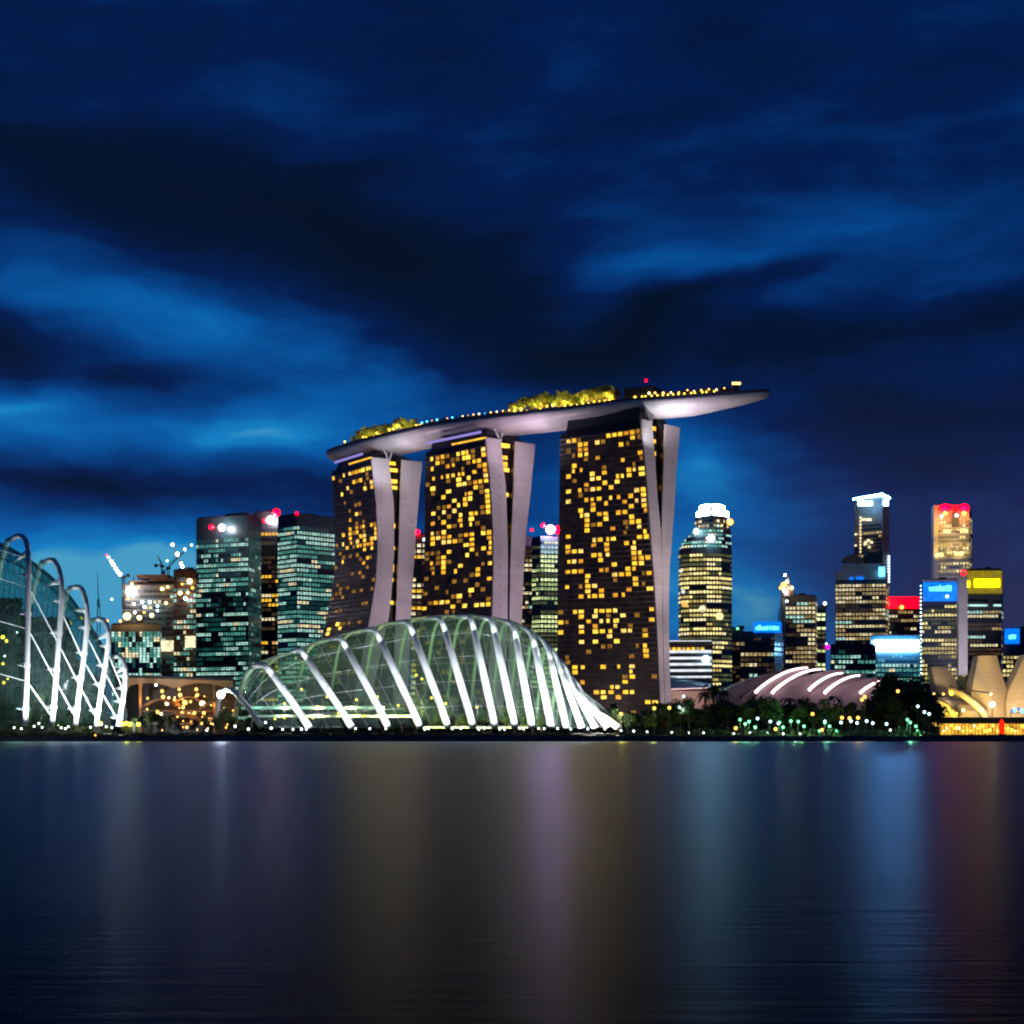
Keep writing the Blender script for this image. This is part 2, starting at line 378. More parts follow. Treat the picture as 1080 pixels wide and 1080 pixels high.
def tower(name, label, fp, ytop, Dref, pal, lit, wall='facade_grey', fh=4.2, cw=3.4, seed=1, cat='office tower', z0=None, group=None, topgap=2.0, roof=True, **kw):
    xy = [PX(*p) for p in fp]; z1 = ZT(ytop, Dref); z0 = GZ if z0 is None else z0
    cx = sum(p[0] for p in xy) / len(xy); cy = sum(p[1] for p in xy) / len(xy)
    th = thing(name, label, cat, (cx, cy, GZ), group)
    mb = MB(); mb.prism(xy, z0, z1)
    n = int((z1 - z0) / fh)
    for k in range(1, n):      # floor edges stand proud of the wall
        z = z0 + k * fh
        ex = [(cx + (x - cx) * 1.012, cy + (y - cy) * 1.012) for x, y in xy]
        mb.prism(ex, z - .25, z + .25)
    mb.build('wall', M[wall], th)
    if roof:
        mb = MB()
        rp = [(cx + (x - cx) * .99, cy + (y - cy) * .99) for x, y in xy]; ri = [(cx + (x - cx) * .93, cy + (y - cy) * .93) for x, y in xy]
        mb.prism(rp, z1 + .003, z1 + .9); mb.prism(ri, z1 + .903, z1 + 1.6)
        mb.box((cx + 3, cy + 2, z1 + 3.1), (6, 5, 3), .3); mb.box((cx - 5, cy, z1 + 2.5), (3, 4, 1.8), .2)
        mb.build('roof', M['roof_dark'], th)
    bands(th, xy, z0 + 2, z1 - topgap, fh, cw, pal, lit, random.Random(seed), **kw)
    return th
def rect(px0, px1, D, depth, skew=0, rskew=0):
    """Footprint corners as (px, D): front-left, front-right, back-right, back-left."""
    return [(px0, D), (px1, D + skew), (px1 - 3 + rskew, D + skew + depth), (px0 + 3, D + depth)]
def panel(th, name, px0, px1, y0, y1, D, m, thick=1.5, label=None):
    a, b = P(px0, y1, D), P(px1, y0, D); mb = MB()
    mb.box(((a.x + b.x) / 2, D, (a.z + b.z) / 2), (b.x - a.x, thick, b.z - a.z))
    o = mb.build(name, M[m], th)
    if label: o['label'] = label
    return o
def glyphs(th, px0, px1, y0, y1, D, m, n, seed, name='lettering'):
    """A row of glowing letter-like strokes: the sign's words cannot be read in the photo."""
    rng = random.Random(seed); mb = MB(); w = (px1 - px0) / n
    for i in range(n):
        x = px0 + (i + .5) * w; h = (y1 - y0) * rng.uniform(.6, 1); cy = y1 - h / 2
        for s in (-.28, .28) if rng.random() < .6 else (0,):
            p = P(x + s * w, cy, D); mb.box(p, (w * .26 * D / F, .5, h * D / F))
        p = P(x, cy + rng.choice((-.3, 0, .3)) * h, D - .1); mb.box(p, (w * .7 * D / F, .5, h * .28 * D / F))
    return mb.build(name, M[m], th)
def lamp_ball(th, px, py, D, r, m, name='lamp', label=None):
    r *= 1.35; mb = MB(); p = P(px, py, D); mb.ball(p, r, 0, 12, 8)  # globe enlarged so its fading rim reads as glow
    mb.box(p + Vector((0, r * 1.05, 0)), (r * .6, r * .5, r * .6))
    o = mb.build(name, M[m], th, smooth=True)
    if label: o['label'] = label
    return o

build_world()
# ------------------------------------------------------------------ setting
def build_setting():
    # water: long, low ripples
    m = bpy.data.materials.new('water'); m.use_nodes = True; nt = m.node_tree; L = nt.links.new; nt.nodes.clear()
    o = nt.nodes.new('ShaderNodeOutputMaterial'); d = nt.nodes.new('ShaderNodeBsdfDiffuse'); d.inputs[0].default_value = (.004, .009, .016, 1)
    g = nt.nodes.new('ShaderNodeBsdfGlossy'); g.inputs['Roughness'].default_value = WATER_ROUGH; g.inputs[0].default_value = (.70, .84, 1, 1)
    lw = nt.nodes.new('ShaderNodeLayerWeight'); lw.inputs[0].default_value = .5
    pw = nt.nodes.new('ShaderNodeMath'); pw.operation = 'POWER'; pw.inputs[1].default_value = 11; L(lw.outputs['Facing'], pw.inputs[0])
    ml = nt.nodes.new('ShaderNodeMath'); ml.operation = 'MULTIPLY'; ml.inputs[1].default_value = WATER_REFL; L(pw.outputs[0], ml.inputs[0])
    ms = nt.nodes.new('ShaderNodeMixShader'); L(ml.outputs[0], ms.inputs[0]); L(d.outputs[0], ms.inputs[1]); L(g.outputs[0], ms.inputs[2]); L(ms.outputs[0], o.inputs[0])
    tc = nt.nodes.new('ShaderNodeTexCoord')
    mp = nt.nodes.new('ShaderNodeMapping'); mp.inputs['Scale'].default_value = (.035, .22, 1); L(tc.outputs['Object'], mp.inputs[0])
    n1 = nt.nodes.new('ShaderNodeTexNoise'); n1.inputs['Scale'].default_value = 1; n1.inputs['Detail'].default_value = 7; n1.inputs['Roughness'].default_value = .62
    L(mp.outputs[0], n1.inputs['Vector'])
    mp2 = nt.nodes.new('ShaderNodeMapping'); mp2.inputs['Scale'].default_value = (.35, 2.6, 1); L(tc.outputs['Object'], mp2.inputs[0])
    n2 = nt.nodes.new('ShaderNodeTexNoise'); n2.inputs['Scale'].default_value = 1; n2.inputs['Detail'].default_value = 4; L(mp2.outputs[0], n2.inputs['Vector'])
    b1 = nt.nodes.new('ShaderNodeBump'); b1.inputs['Strength'].default_value = 1; b1.inputs['Distance'].default_value = .06; L(n1.outputs['Fac'], b1.inputs['Height'])
    b2 = nt.nodes.new('ShaderNodeBump'); b2.inputs['Strength'].default_value = 1; b2.inputs['Distance'].default_value = .03; L(n2.outputs['Fac'], b2.inputs['Height']); L(b1.outputs[0], b2.inputs['Normal'])
    L(b2.outputs[0], g.inputs['Normal'])
    mb = MB(); mb.face([(-6000, -400, 0), (6000, -400, 0), (6000, 498, 0), (-6000, 498, 0)]); tag(mb.build('water', m), kind='structure')
    mb = MB(); mb.face([(-6000, 493.5, GZ), (6000, 493.5, GZ), (9000, 12000, GZ), (-9000, 12000, GZ)]); tag(mb.build('ground', M['soil']), kind='structure')
    # the revetment: a sloping stone bank with an uneven toe
    rng = random.Random(3); mb = MB(); x = -420
    prev = None
    while x < 420:
        t = (x, 490.4 + rng.uniform(-.5, .5), -.2); u = (x, 492.0 + rng.uniform(-.3, .3), .75 + rng.uniform(-.12, .12)); v = (x, 493.5, GZ + .004)
        if prev: mb.face([prev[0], t, u, prev[1]]); mb.face([prev[1], u, v, prev[2]])
        prev = (t, u, v); x += 2.2
    tag(mb.build('shore', M['stone']), kind='structure')
WATER_ROUGH = .31; WATER_REFL = .50

# ------------------------------------------------------------------ the hotel: three towers under one deck
# per tower: B = front right roof corner, angle, and photo columns at several rows
HT = [
 dict(th=60, B=PX(392, 1235), zt=199.5, prof=[(484, 350.0, 392, 410, 424, 445), (530, 352.7, 397, 415, 422, 440.8), (575, 354.0, 399, 415.5, 421, 437.8), (610, 351.7, 397, 414, 419.4, 435), (650, 344.5, 391, 410, 418, 433), (700, 330, 381, 399, 416, 431), (768, 312, 366, 384, 414, 428)], rows=57, cols=12),
 dict(th=51, B=PX(513, 1140), zt=197.5, prof=[(464, 449.0, 512.8, 528, 544, 564), (515, 448.6, 518, 533.5, 542, 559.5), (560, 448, 520.5, 535, 540, 554.5), (600, 447.3, 521, 535.5, 538.5, 552), (655, 443.5, 519, 535, 537.6, 550), (768, 434, 513, 529, 536, 547)], rows=55, cols=12),
 dict(th=42, B=PX(677, 1059), zt=195, prof=[(444.5, 591.3, 677, 687.6, 702, 717), (485, 590.6, 681, 691, 700.5, 713.5), (525, 590.1, 684.2, 693.4, 699, 711.4), (558, 589.5, 686.3, 697, 698, 709), (600, 588.7, 689.8, 698.3, 699, 706), (645, 588, 692.5, 698.5, 699.5, 705.2), (700, 588, 695.3, 699.5, 700.5, 706), (768, 588, 698, 702, 703, 709)], rows=58, cols=14)]
WIN3 = [(580, 435, 7.714, "190,160 165,222 160,325d 265,205d 265,258 313,255 365,250 413,248d 265,310 313,308 262,362 313,358 410,350 467,133 517,127 568,118 620,115 672,165 672,215 722,155d 732,208d 567,280 620,275d 718,310 718,330d 613,377 210,370d 208,415 208,458 260,455 158,505 212,540d 360,485 462,473 360,525 412,522 463,560 312,575 565,505 567,550 617,500 668,455 668,497 720,452 763,440b 763,487b 158,627 260,620 362,608 412,608 515,600 720,620 775,615 670,665 778,660 778,697 158,712 312,697 362,690 412,690 462,727 362,735 515,682 567,675 615,718 722,708 670,750 785,740"),
 (580, 535, 7.714, "262,12 362,8 462,38 412,42 567,30 618,28 785,15 262,58 312,50 312,95 312,130 312,182 462,83 410,130 672,65 672,110 625,115d 722,105 722,150 515,165 625,200d 790,185 790,228 720,232 158,230 362,255 412,252 463,248 517,248 360,300 465,293 465,335 672,278 672,320 617,285 158,312 158,353 210,350 262,347 672,365 722,360 465,378 412,380 360,385 412,422 672,407 722,405 800,400 158,440 210,435 262,433 515,458 672,450 722,448 672,490 617,495 617,540 465,503 412,510 158,522 210,518 260,515 567,540 515,547 515,590d 808,525 312,555 312,598 312,640 362,635 312,685 412,680 722,575 722,622 158,648 617,668 672,662 815,660b 262,725 312,725 362,720 412,720 515,712 567,708"),
 (580, 635, 7.714, "205,90 260,80 260,128 385,75 412,72 463,72 515,72 360,120 612,112 720,105d 105,175 303,170 405,165 500,158 567,155 567,200 260,208 260,250 362,205 362,248 410,248 463,243 510,243 500,288 612,240 672,235 105,258 805,62 805,148 805,280 255,335 355,330 565,325 440,372d 700,368d 797,368 805,410 805,455 130,430d 345,415d 680,450d 180,550 180,592 280,550 437,542 540,540 697,540 697,585 642,578 587,630 277,637 480,675 533,672 375,718 428,713 480,718 428,758 533,757 637,713 690,715 320,800 795,800 865,800")]
WIN2 = [(435, 450, 7.714, "220,147 175,203b 275,190d 350,165b 390,165b 450,162 497,152d 553,145 190,255 190,302 185,358 165,408 248,295d 318,275d 405,268b 450,262b 497,243d 595,243 595,295 595,347 597,387 497,303 530,303 557,287 287,337 320,335 352,325 250,393 288,388 320,380 390,372 410,370 460,403b 370,417b 503,355 370,457b 462,440d 495,437 552,432 622,455 280,508b 188,522b 235,558 278,587b 413,487 413,530 413,572 375,490 505,475 500,515 460,558 460,602b 322,618 322,660 325,700 368,652b 413,648 555,545d 597,540 597,582 597,625 597,668 597,705 553,672d 643,655 643,697 187,713b 235,710 460,717 510,712 410,725 555,712d 460,760b 370,765"),
 (435, 550, 7.714, "187,20 235,20 322,45 370,40 505,25 553,20d 187,97 187,138 187,180 233,135 277,90 277,130 277,172 322,125 322,165 368,157 413,110d 413,150d 460,108 505,100 505,143 503,183 457,185b 500,223 597,90 647,85 647,125 647,165 593,215 645,210 650,248 457,265b 318,243 272,285 272,325 270,365 270,403 182,332 228,330d 178,410 318,318d 405,355 360,393 545,375 543,415 648,330 652,450 490,420d 425,460d 330,470d 457,545b 365,593b 97,690 185,680 235,675 322,675 410,672 505,662 553,658 600,660 280,637 570,570d 203,550d")]
WIN1 = [(340, 465, 9.818, "185,222 240,210d 370,175b 410,170b 490,145 490,230 108,325 335,290 265,300d 400,328 420,326 315,350 275,362 320,410 350,400d 397,390 430,440d 512,415 512,472 437,500 257,487 185,560b 205,556b 287,540d 500,292d 203,430d 360,660d 290,715d 362,755 290,815 360,850d 357,895 430,880 510,865 545,905 565,950 280,910 280,957 280,1000 357,943 205,970 390,983 432,970 432,1015 510,1003 548,998 355,1028"),
 (330, 565, 9.0, "347,20 345,62 278,75 310,110 413,47 413,93 450,5 485,35 485,80 485,122 520,72 555,20 557,68 557,110 593,18 450,88 275,240 348,190d 512,203 480,247 435,170d 290,195d 570,190d 390,345d 430,345d 485,375d 240,455d 570,405d 580,490d 470,500d 400,515d 300,600d 510,620d 165,870b 235,862b 260,858 155,915b")]
GAP3 = [(580, 435, 7.714, "887,128 887,232 897,330 893,507d 890,595")]
GAP2 = [(435, 450, 7.714, "815,150b 775,155 820,250 775,310 815,300 808,348b 805,550b"), (435, 550, 7.714, "785,30 795,100 772,790")]
GAP1 = [(340, 465, 9.818, "767,230 808,300b 800,415b 800,480b 770,420 745,880 788,870"), (330, 565, 9.0, "790,115 800,290 800,325 795,418 740,635b")]
def parse(src):
    out = []
    for ox, oy, sc, txt in src:
        for w in txt.split():
            fl = w[-1] if w[-1] in 'db' else ''
            x, y = w.rstrip('db').split(','); out.append((ox + float(x) / sc, oy + float(y) / sc, fl))
    return out
def proj(p):
    return 540 + F * p[0] / p[1], HZ - F * (p[2] - CZ) / p[1]
HOTEL_C = []
def build_hotel():
    labels = ['hotel tower farthest left, dim and narrow, its base curving out over the glass dome',
              'middle hotel tower standing directly behind the glass dome, many yellow windows',
              'widest hotel tower, right of the dome, its two end walls meeting in a V']
    for ti, (h, wins, gaps) in enumerate(zip(HT, (WIN1, WIN2, WIN3), (GAP1, GAP2, GAP3))):
        th = R(h['th']); u = Vector((math.cos(th), -math.sin(th), 0)); n = Vector((-math.sin(th), -math.cos(th), 0))
        Bc = Vector((*h['B'], 0)); e = u
        # a photo column -> the point of the end-wall plane (through B, spanned by n) or of the far end plane
        def on(px, s):
            r = (px - 540) / F; o = Bc + u * s
            a = (r * o.y - o.x) / (n.x - r * n.y); return o + n * a
        lev = []
        for (py, c0, c1, c2, c3, c4) in h['prof']:
            fr = on(c1, 0); z = max(GZ, ZT(py, fr.y)) if py != h['prof'][0][0] else h['zt']
            lev.append((z, on(c0, -66), fr, on(c2, 0), on(c3, 0), on(c4, 0)))
        lev[-1] = (GZ,) + lev[-1][1:]
        def at(z):
            for k in range(len(lev) - 1):
                a, b = lev[k], lev[k + 1]
                if a[0] >= z >= b[0]:
                    t = (a[0] - z) / (a[0] - b[0]); return [a[i].lerp(b[i], t) for i in range(1, 6)]
            return list(lev[0 if z > lev[0][0] else -1][1:])
        Z = lambda p, z: Vector((p.x, p.y, z))
        zt = h['zt']; c = at(zt); ctr = (c[1] + c[4]) / 2 - u * 33; HOTEL_C.append((ctr, u, n, zt))
        root = thing('hotel_tower', labels[ti], 'hotel', Z(ctr, GZ), 'three hotel towers under one rooftop deck')
        zs = [GZ + (zt - GZ) * k / 27 for k in range(28)]
        # front slab (glass), rear slab, glazed gap between
        mb = MB(); secs = []
        for z in zs:
            q = at(z); th_ = q[2] - q[1]
            secs.append([Z(q[0], z), Z(q[1] - u * .9, z), Z(q[2] - u * .9, z), Z(q[0] + th_, z)])
        mb.loft(secs); mb.build('front_slab', M['hotel_dark'], root)
        mb = MB(); secs = []
        for z in zs:
            q = at(z); secs.append([Z(q[3] - u * 66, z), Z(q[3] - u * .9, z), Z(q[4] - u * .9, z), Z(q[4] - u * 66, z)])
        mb.loft(secs); mb.build('rear_slab', M['hotel_dark'], root)
        for nm, i, j in (('front', 1, 2), ('rear', 3, 4)):
            mb = MB(); mb.loft([[Z(at(z)[i] - u * .88 + n * .25, z), Z(at(z)[i] + n * .25, z), Z(at(z)[j] - n * .25, z), Z(at(z)[j] - u * .88 - n * .25, z)] for z in zs + [zt + 1.6]])
            mb.build('end_wall', M['hotel_end'], root)
        mb = MB(); secs = []
        for z in zs[1:]:
            q = at(z); a, b = q[2] - u * 5, q[3] - u * 5
            if (b - a).dot(-n) < .6: continue
            secs.append([Z(a + n * .1, z), Z(b - n * .1, z), Z(b - n * .1 - u * 3, z), Z(a + n * .1 - u * 3, z)])
        mb.loft(secs); mb.build('atrium_glazing', M['hotel_dark'], root)
        # floor edges: thin ledges along the front
        mb = MB(); nr = h['rows']; nc = h['cols']; fh = (zt - 6 - GZ) / nr
        for k in range(1, nr + 1):
            z = GZ + 2 + k * fh; q = at(z)
            mb.hexa([Z(q[0], z - .22), Z(q[1] - u * 1, z - .22), Z(q[1] - u * 1 + n * .9, z - .22), Z(q[0] + n * .9, z - .22),
                     Z(q[0], z + .22), Z(q[1] - u * 1, z + .22), Z(q[1] - u * 1 + n * .9, z + .22), Z(q[0] + n * .9, z + .22)])
        mb.build('floor_ledge', M['hotel_edge'], root)
        # windows: nearest room of the grid to each lit spot in the photo
        cells = {}
        for k in range(nr):
            for j in range(nc):
                z = GZ + 2 + (k + .5) * fh; q = at(z); p = q[0].lerp(q[1] - u * 1.2, (j + .5) / nc); cells[(k, j)] = (proj(Z(p, z)), z, q)
        lit = {}
        for (x, y, fl) in parse(wins):
            kj = min(cells, key=lambda c_: (cells[c_][0][0] - x) ** 2 + (cells[c_][0][1] - y) ** 2)
            if kj not in lit or lit[kj] == 'd': lit[kj] = fl
        rng = random.Random(ti); keys = sorted(lit, key=lambda kj: {'b': 0, '': 1, 'd': 2}[lit[kj]] + rng.random() * .9)
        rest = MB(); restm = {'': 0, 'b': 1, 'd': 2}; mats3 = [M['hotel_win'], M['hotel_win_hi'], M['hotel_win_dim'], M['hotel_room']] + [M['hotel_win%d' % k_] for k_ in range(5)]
        def winface(mb, kj, mi):
            (_, z, q) = cells[kj]; k, j = kj; g = .02 if mi == 3 else .16 if lit.get(kj) != 'b' else .08
            h2 = fh * (.36 if mi == 3 else rng.uniform(.31, .40)); pp = []; g2 = g
            if mi not in (1, 3) and rng.random() < .28: g, g2 = (g, rng.uniform(.25, .5)) if rng.random() < .5 else (rng.uniform(.25, .5), g)
            for zz in (z - h2, z + h2):
                qq = at(zz); a = qq[0].lerp(qq[1] - u * 1.2, (j + g) / nc) + n * .34; b = qq[0].lerp(qq[1] - u * 1.2, (j + 1 - g2) / nc) + n * .34
                pp += [Z(a, zz), Z(b, zz), Z(b - n * .3, zz), Z(a - n * .3, zz)]
            mb.hexa(pp, mi)
        for idx, kj in enumerate(keys):
            if idx < 100:
                mb = MB(); winface(mb, kj, 0); mb.build('window', mats3[restm[lit[kj]] if lit[kj] else rng.choice((0, 0, 4, 5, 6, 6, 7, 8))], root)
            else: winface(rest, kj, restm[lit[kj]] if lit[kj] else rng.choice((0, 0, 4, 5, 6, 6, 7, 8)))
        # unlit rooms everywhere else: added emission browns the facade, a few dimly lit
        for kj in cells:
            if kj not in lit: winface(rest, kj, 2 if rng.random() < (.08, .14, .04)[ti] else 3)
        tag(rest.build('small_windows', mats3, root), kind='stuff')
        # windows in the gap between the slabs
        for (x, y, fl) in parse(gaps):
            D = (c[2].y + c[3].y) / 2 + 3; p = P(x, y, D); q = at(p.z); a, b = q[2] - u * 4.8, q[3] - u * 4.8
            w = (b - a).length
            if w < 1.5: continue
            k = 1.0 if fl == 'b' else .6; m_ = (a + b) / 2 + (a - b) * ((0.5 - k / 2) * .0); d_ = (b - a) / 2 * k * .8
            mb = MB(); mb.hexa([Z(m_ - d_, p.z - 1.3), Z(m_ + d_, p.z - 1.3), Z(m_ + d_ - u * .1, p.z - 1.3), Z(m_ - d_ - u * .1, p.z - 1.3),
                                Z(m_ - d_, p.z + 1.3), Z(m_ + d_, p.z + 1.3), Z(m_ + d_ - u * .1, p.z + 1.3), Z(m_ - d_ - u * .1, p.z + 1.3)])
            mb.build('atrium_window', M['hotel_win_hi' if fl == 'b' else 'hotel_win_dim' if fl == 'd' else 'hotel_win'], root)
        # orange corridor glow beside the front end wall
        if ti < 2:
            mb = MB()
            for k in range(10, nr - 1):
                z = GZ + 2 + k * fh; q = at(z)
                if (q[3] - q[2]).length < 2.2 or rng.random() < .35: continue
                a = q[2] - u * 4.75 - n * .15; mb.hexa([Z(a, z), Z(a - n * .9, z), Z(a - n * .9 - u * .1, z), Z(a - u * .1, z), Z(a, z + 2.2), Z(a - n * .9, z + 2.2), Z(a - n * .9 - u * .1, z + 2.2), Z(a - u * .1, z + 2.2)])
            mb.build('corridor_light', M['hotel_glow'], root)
        # dark attic and V struts that carry the deck
        q = at(zt); mb = MB(); ze = DECKZ - 5.5
        a0, a1, b1, b0 = q[0] + u * 3 - n * 1.5, q[1] - u * 3 - n * 1.5, q[2] - u * 3, q[0] + (q[2] - q[1]) + u * 3
        mb.hexa([Z(a0, zt + .01), Z(a1, zt + .01), Z(b1, zt + .01), Z(b0, zt + .01), Z(a0 - n * 3, ze), Z(a1 - n * 4 - u * 3, ze), Z(b1 - u * 3, ze), Z(b0, ze)])
        r0, r1 = q[3] - u * 4, q[4] - u * 4 + n * 1.5
        mb.hexa([Z(r0 - u * 58, zt + .01), Z(r0, zt + .01), Z(r1, zt + .01), Z(r1 - u * 58, zt + .01), Z(r0 - u * 58, ze), Z(r0 - u * 6, ze), Z(r1 + n * 8 - u * 6, ze), Z(r1 + n * 8 - u * 58, ze)])
        mb.build('attic', M['dark_steel'], root)
        for s in (-1, 1):
            o = q[2] - u * 1.2 - n * 1.0; mb = MB()
            mb.tube([Z(o, zt), Z(o - n * s * 3.6 - u * 2, zt + 9)], .55, 6); mb.build('strut', M['white_steel'], root)
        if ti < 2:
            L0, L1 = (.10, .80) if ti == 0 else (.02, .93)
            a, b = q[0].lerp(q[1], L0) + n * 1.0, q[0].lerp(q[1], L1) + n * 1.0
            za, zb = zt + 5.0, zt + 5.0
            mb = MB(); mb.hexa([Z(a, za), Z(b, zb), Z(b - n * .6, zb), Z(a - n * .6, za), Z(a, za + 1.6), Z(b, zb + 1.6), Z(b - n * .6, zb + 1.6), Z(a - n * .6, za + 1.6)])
            mb.build('painted_soffit_glow', M['soffit'], root)  # emissive strip stands in for light falling on the soffit
            mb = MB(); a = q[0].lerp(q[1], .45) + n * .5; b = q[1] + n * .5
            mb.hexa([Z(a, zt + 1), Z(b, zt + 1), Z(b - n * .5, zt + 1), Z(a - n * .5, zt + 1), Z(a, zt + 2), Z(b, zt + 2), Z(b - n * .5, zt + 2), Z(a - n * .5, zt + 2)])
            mb.build('roof_edge_light', M['hotel_win'], root)
        # floodlights that wash the end walls
        WASH.append((q, u, n, zt))
    for i, (q, u, n, zt) in enumerate(WASH):
        mid = (q[1] + q[4]) / 2; colr = [(1, .80, .92), (1, .80, .94), (1, .84, .86)][i]
        if i < 2:      # lamps on the corner of the next tower
            qn, un, nn_, _ = WASH[i + 1]; o = qn[0] - un * 3 - nn_ * 14
        else: o = mid + u * 70
        d2 = ((o - mid).length) ** 2 / 3600
        for zl, za, pw in ((25, 35, .75), (95, 95, .8), (165, 165, .8)):
            if i == 2 and zl > 30: continue
            spot(Z(o, zl), Z(mid, za), BLADE_P * pw * max(.35, d2), colr, 100, .9, 2)
        if i == 2: spot(Z(o + n * 3, 14), Z(mid, 165), BLADE_P * 7, colr, 52, .9, 2); spot(Z(o, 14), Z(mid, 90), BLADE_P * 1.2, colr, 60, .9, 2)
        f = (q[0] + q[1]) / 2 + n * 150; spot(Z(f, 4), Z((q[0] + q[1]) / 2, 95), FACADE_P * (.25, 1, 1)[i], (1, .80, .72), 75, .9, 2)  # added front fill brightens the floor ledges, no known lamp there
WASH = []
FACADE_P = 48000
DECKZ = 211.0
BLADE_P = 75000
# ------------------------------------------------------------------ trees
def leafy(mb, c, rx, ry, rz, n, rng, size, hole=.25):
    """Leaf clumps spread through several uneven lobes of a crown."""
    lobes = []
    for _ in range(9):
        a = rng.uniform(0, 2 * math.pi); rr = rng.uniform(.15, .72); h = rng.uniform(-.55, .75)
        lobes.append((Vector((math.cos(a) * rr * rx, math.sin(a) * rr * ry, h * rz)), rng.uniform(.28, .5), rng.choice((0, 0, 1, 1, 2))))
    for _ in range(n):
        lc, lr, tone = rng.choice(lobes)
        d = Vector((rng.gauss(0, 1), rng.gauss(0, 1), rng.gauss(0, 1))).normalized() * (rng.random() ** .45)
        p = Vector(c) + lc + Vector((d.x * rx * lr, d.y * ry * lr, d.z * rz * lr))
        s = size * rng.uniform(.6, 1.3); a = Vector((rng.gauss(0, 1), rng.gauss(0, 1), rng.gauss(0, .6))).normalized(); b = a.orthogonal().normalized()
        b = Matrix.Rotation(rng.uniform(0, 6.28), 3, a) @ b
        mb.face([p - a * s * .5, p + b * s * .32, p + a * s * .5, p - b * s * .32], tone if rng.random() < .75 else rng.randrange(3))
LEAVES = None
def broad_tree(seed, h, r, label, group, n=800, size=.75):
    rng = random.Random(seed); t = thing('broadleaf_tree', label, 'tree', (0, 0, 0), group)
    mb = MB(); lean = Vector((rng.uniform(-.4, .4), rng.uniform(-.4, .4), 0)); top = Vector((0, 0, h * .6)) + lean
    mb.tube([(0, 0, -.15), (lean.x * .3, lean.y * .3, h * .25), top], [h * .03, h * .022, h * .012], 6)
    for _ in range(5):
        a = rng.uniform(0, 6.28); s = Vector((0, 0, h * rng.uniform(.28, .5))) + lean * .5
        mb.tube([s, s + Vector((math.cos(a) * r * .35, math.sin(a) * r * .35, h * .14)), s + Vector((math.cos(a) * r * .7, math.sin(a) * r * .7, h * .26))], [h * .014, h * .009, h * .004], 5)
    mb.build('trunk', M['bark'], t)
    mb = MB(); leafy(mb, (lean.x, lean.y, h * .64), r, r, h * .38, n, rng, size)
    mb.build('crown', LEAVES, t)
    return t
def palm_tree(seed, h, label, group):
    rng = random.Random(seed); t = thing('palm_tree', label, 'tree', (0, 0, 0), group)
    mb = MB(); bend = rng.uniform(-.6, .6)
    mb.tube([(0, 0, -.15), (bend * .3, 0, h * .5), (bend, 0, h)], [.24, .18, .14], 6); mb.build('trunk', M['bark'], t)
    mb = MB()
    for k in range(16):
        a = k * 2.4 + rng.uniform(-.2, .2); L = h * .34 * rng.uniform(.8, 1.1); up = rng.uniform(.1, .7)
        d = Vector((math.cos(a), math.sin(a), 0)); sd = Vector((-d.y, d.x, 0)); pr = None
        for j in range(6):
            f = j / 5; p = Vector((bend, 0, h)) + d * (L * f) + Vector((0, 0, L * (up * f - .95 * f * f))); w = .32 * math.sin(math.pi * (.12 + .86 * f)) + .03
            if pr: mb.face([pr[0] - sd * pr[1], p - sd * w, p + sd * w, pr[0] + sd * pr[1]], k % 3)
            pr = (p, w)
    mb.build('crown', LEAVES, t)
    return t
def lamp_post(h, r, m, label, group, name='park_lamp'):
    t = thing(name, label, 'lamp', (0, 0, 0), group)
    mb = MB(); mb.tube([(0, 0, -.05), (0, 0, .25)], .16, 8); mb.tube([(0, 0, .25), (0, 0, h - r * .8)], .07, 6); mb.build('post', M['dark_steel'], t)
    mb = MB(); mb.ball((0, 0, h), r * 1.15, 0, 10, 7); mb.build('globe', M[m], t, smooth=True)
    return t
def move_first_then_copy(proto, used, loc, rz, sc):
    if not used[0]:
        used[0] = True; proto.location = loc; proto.rotation_euler = (0, 0, rz); proto.scale = (sc, sc, sc); return proto
    return copy_tree(proto, loc, rz, sc)

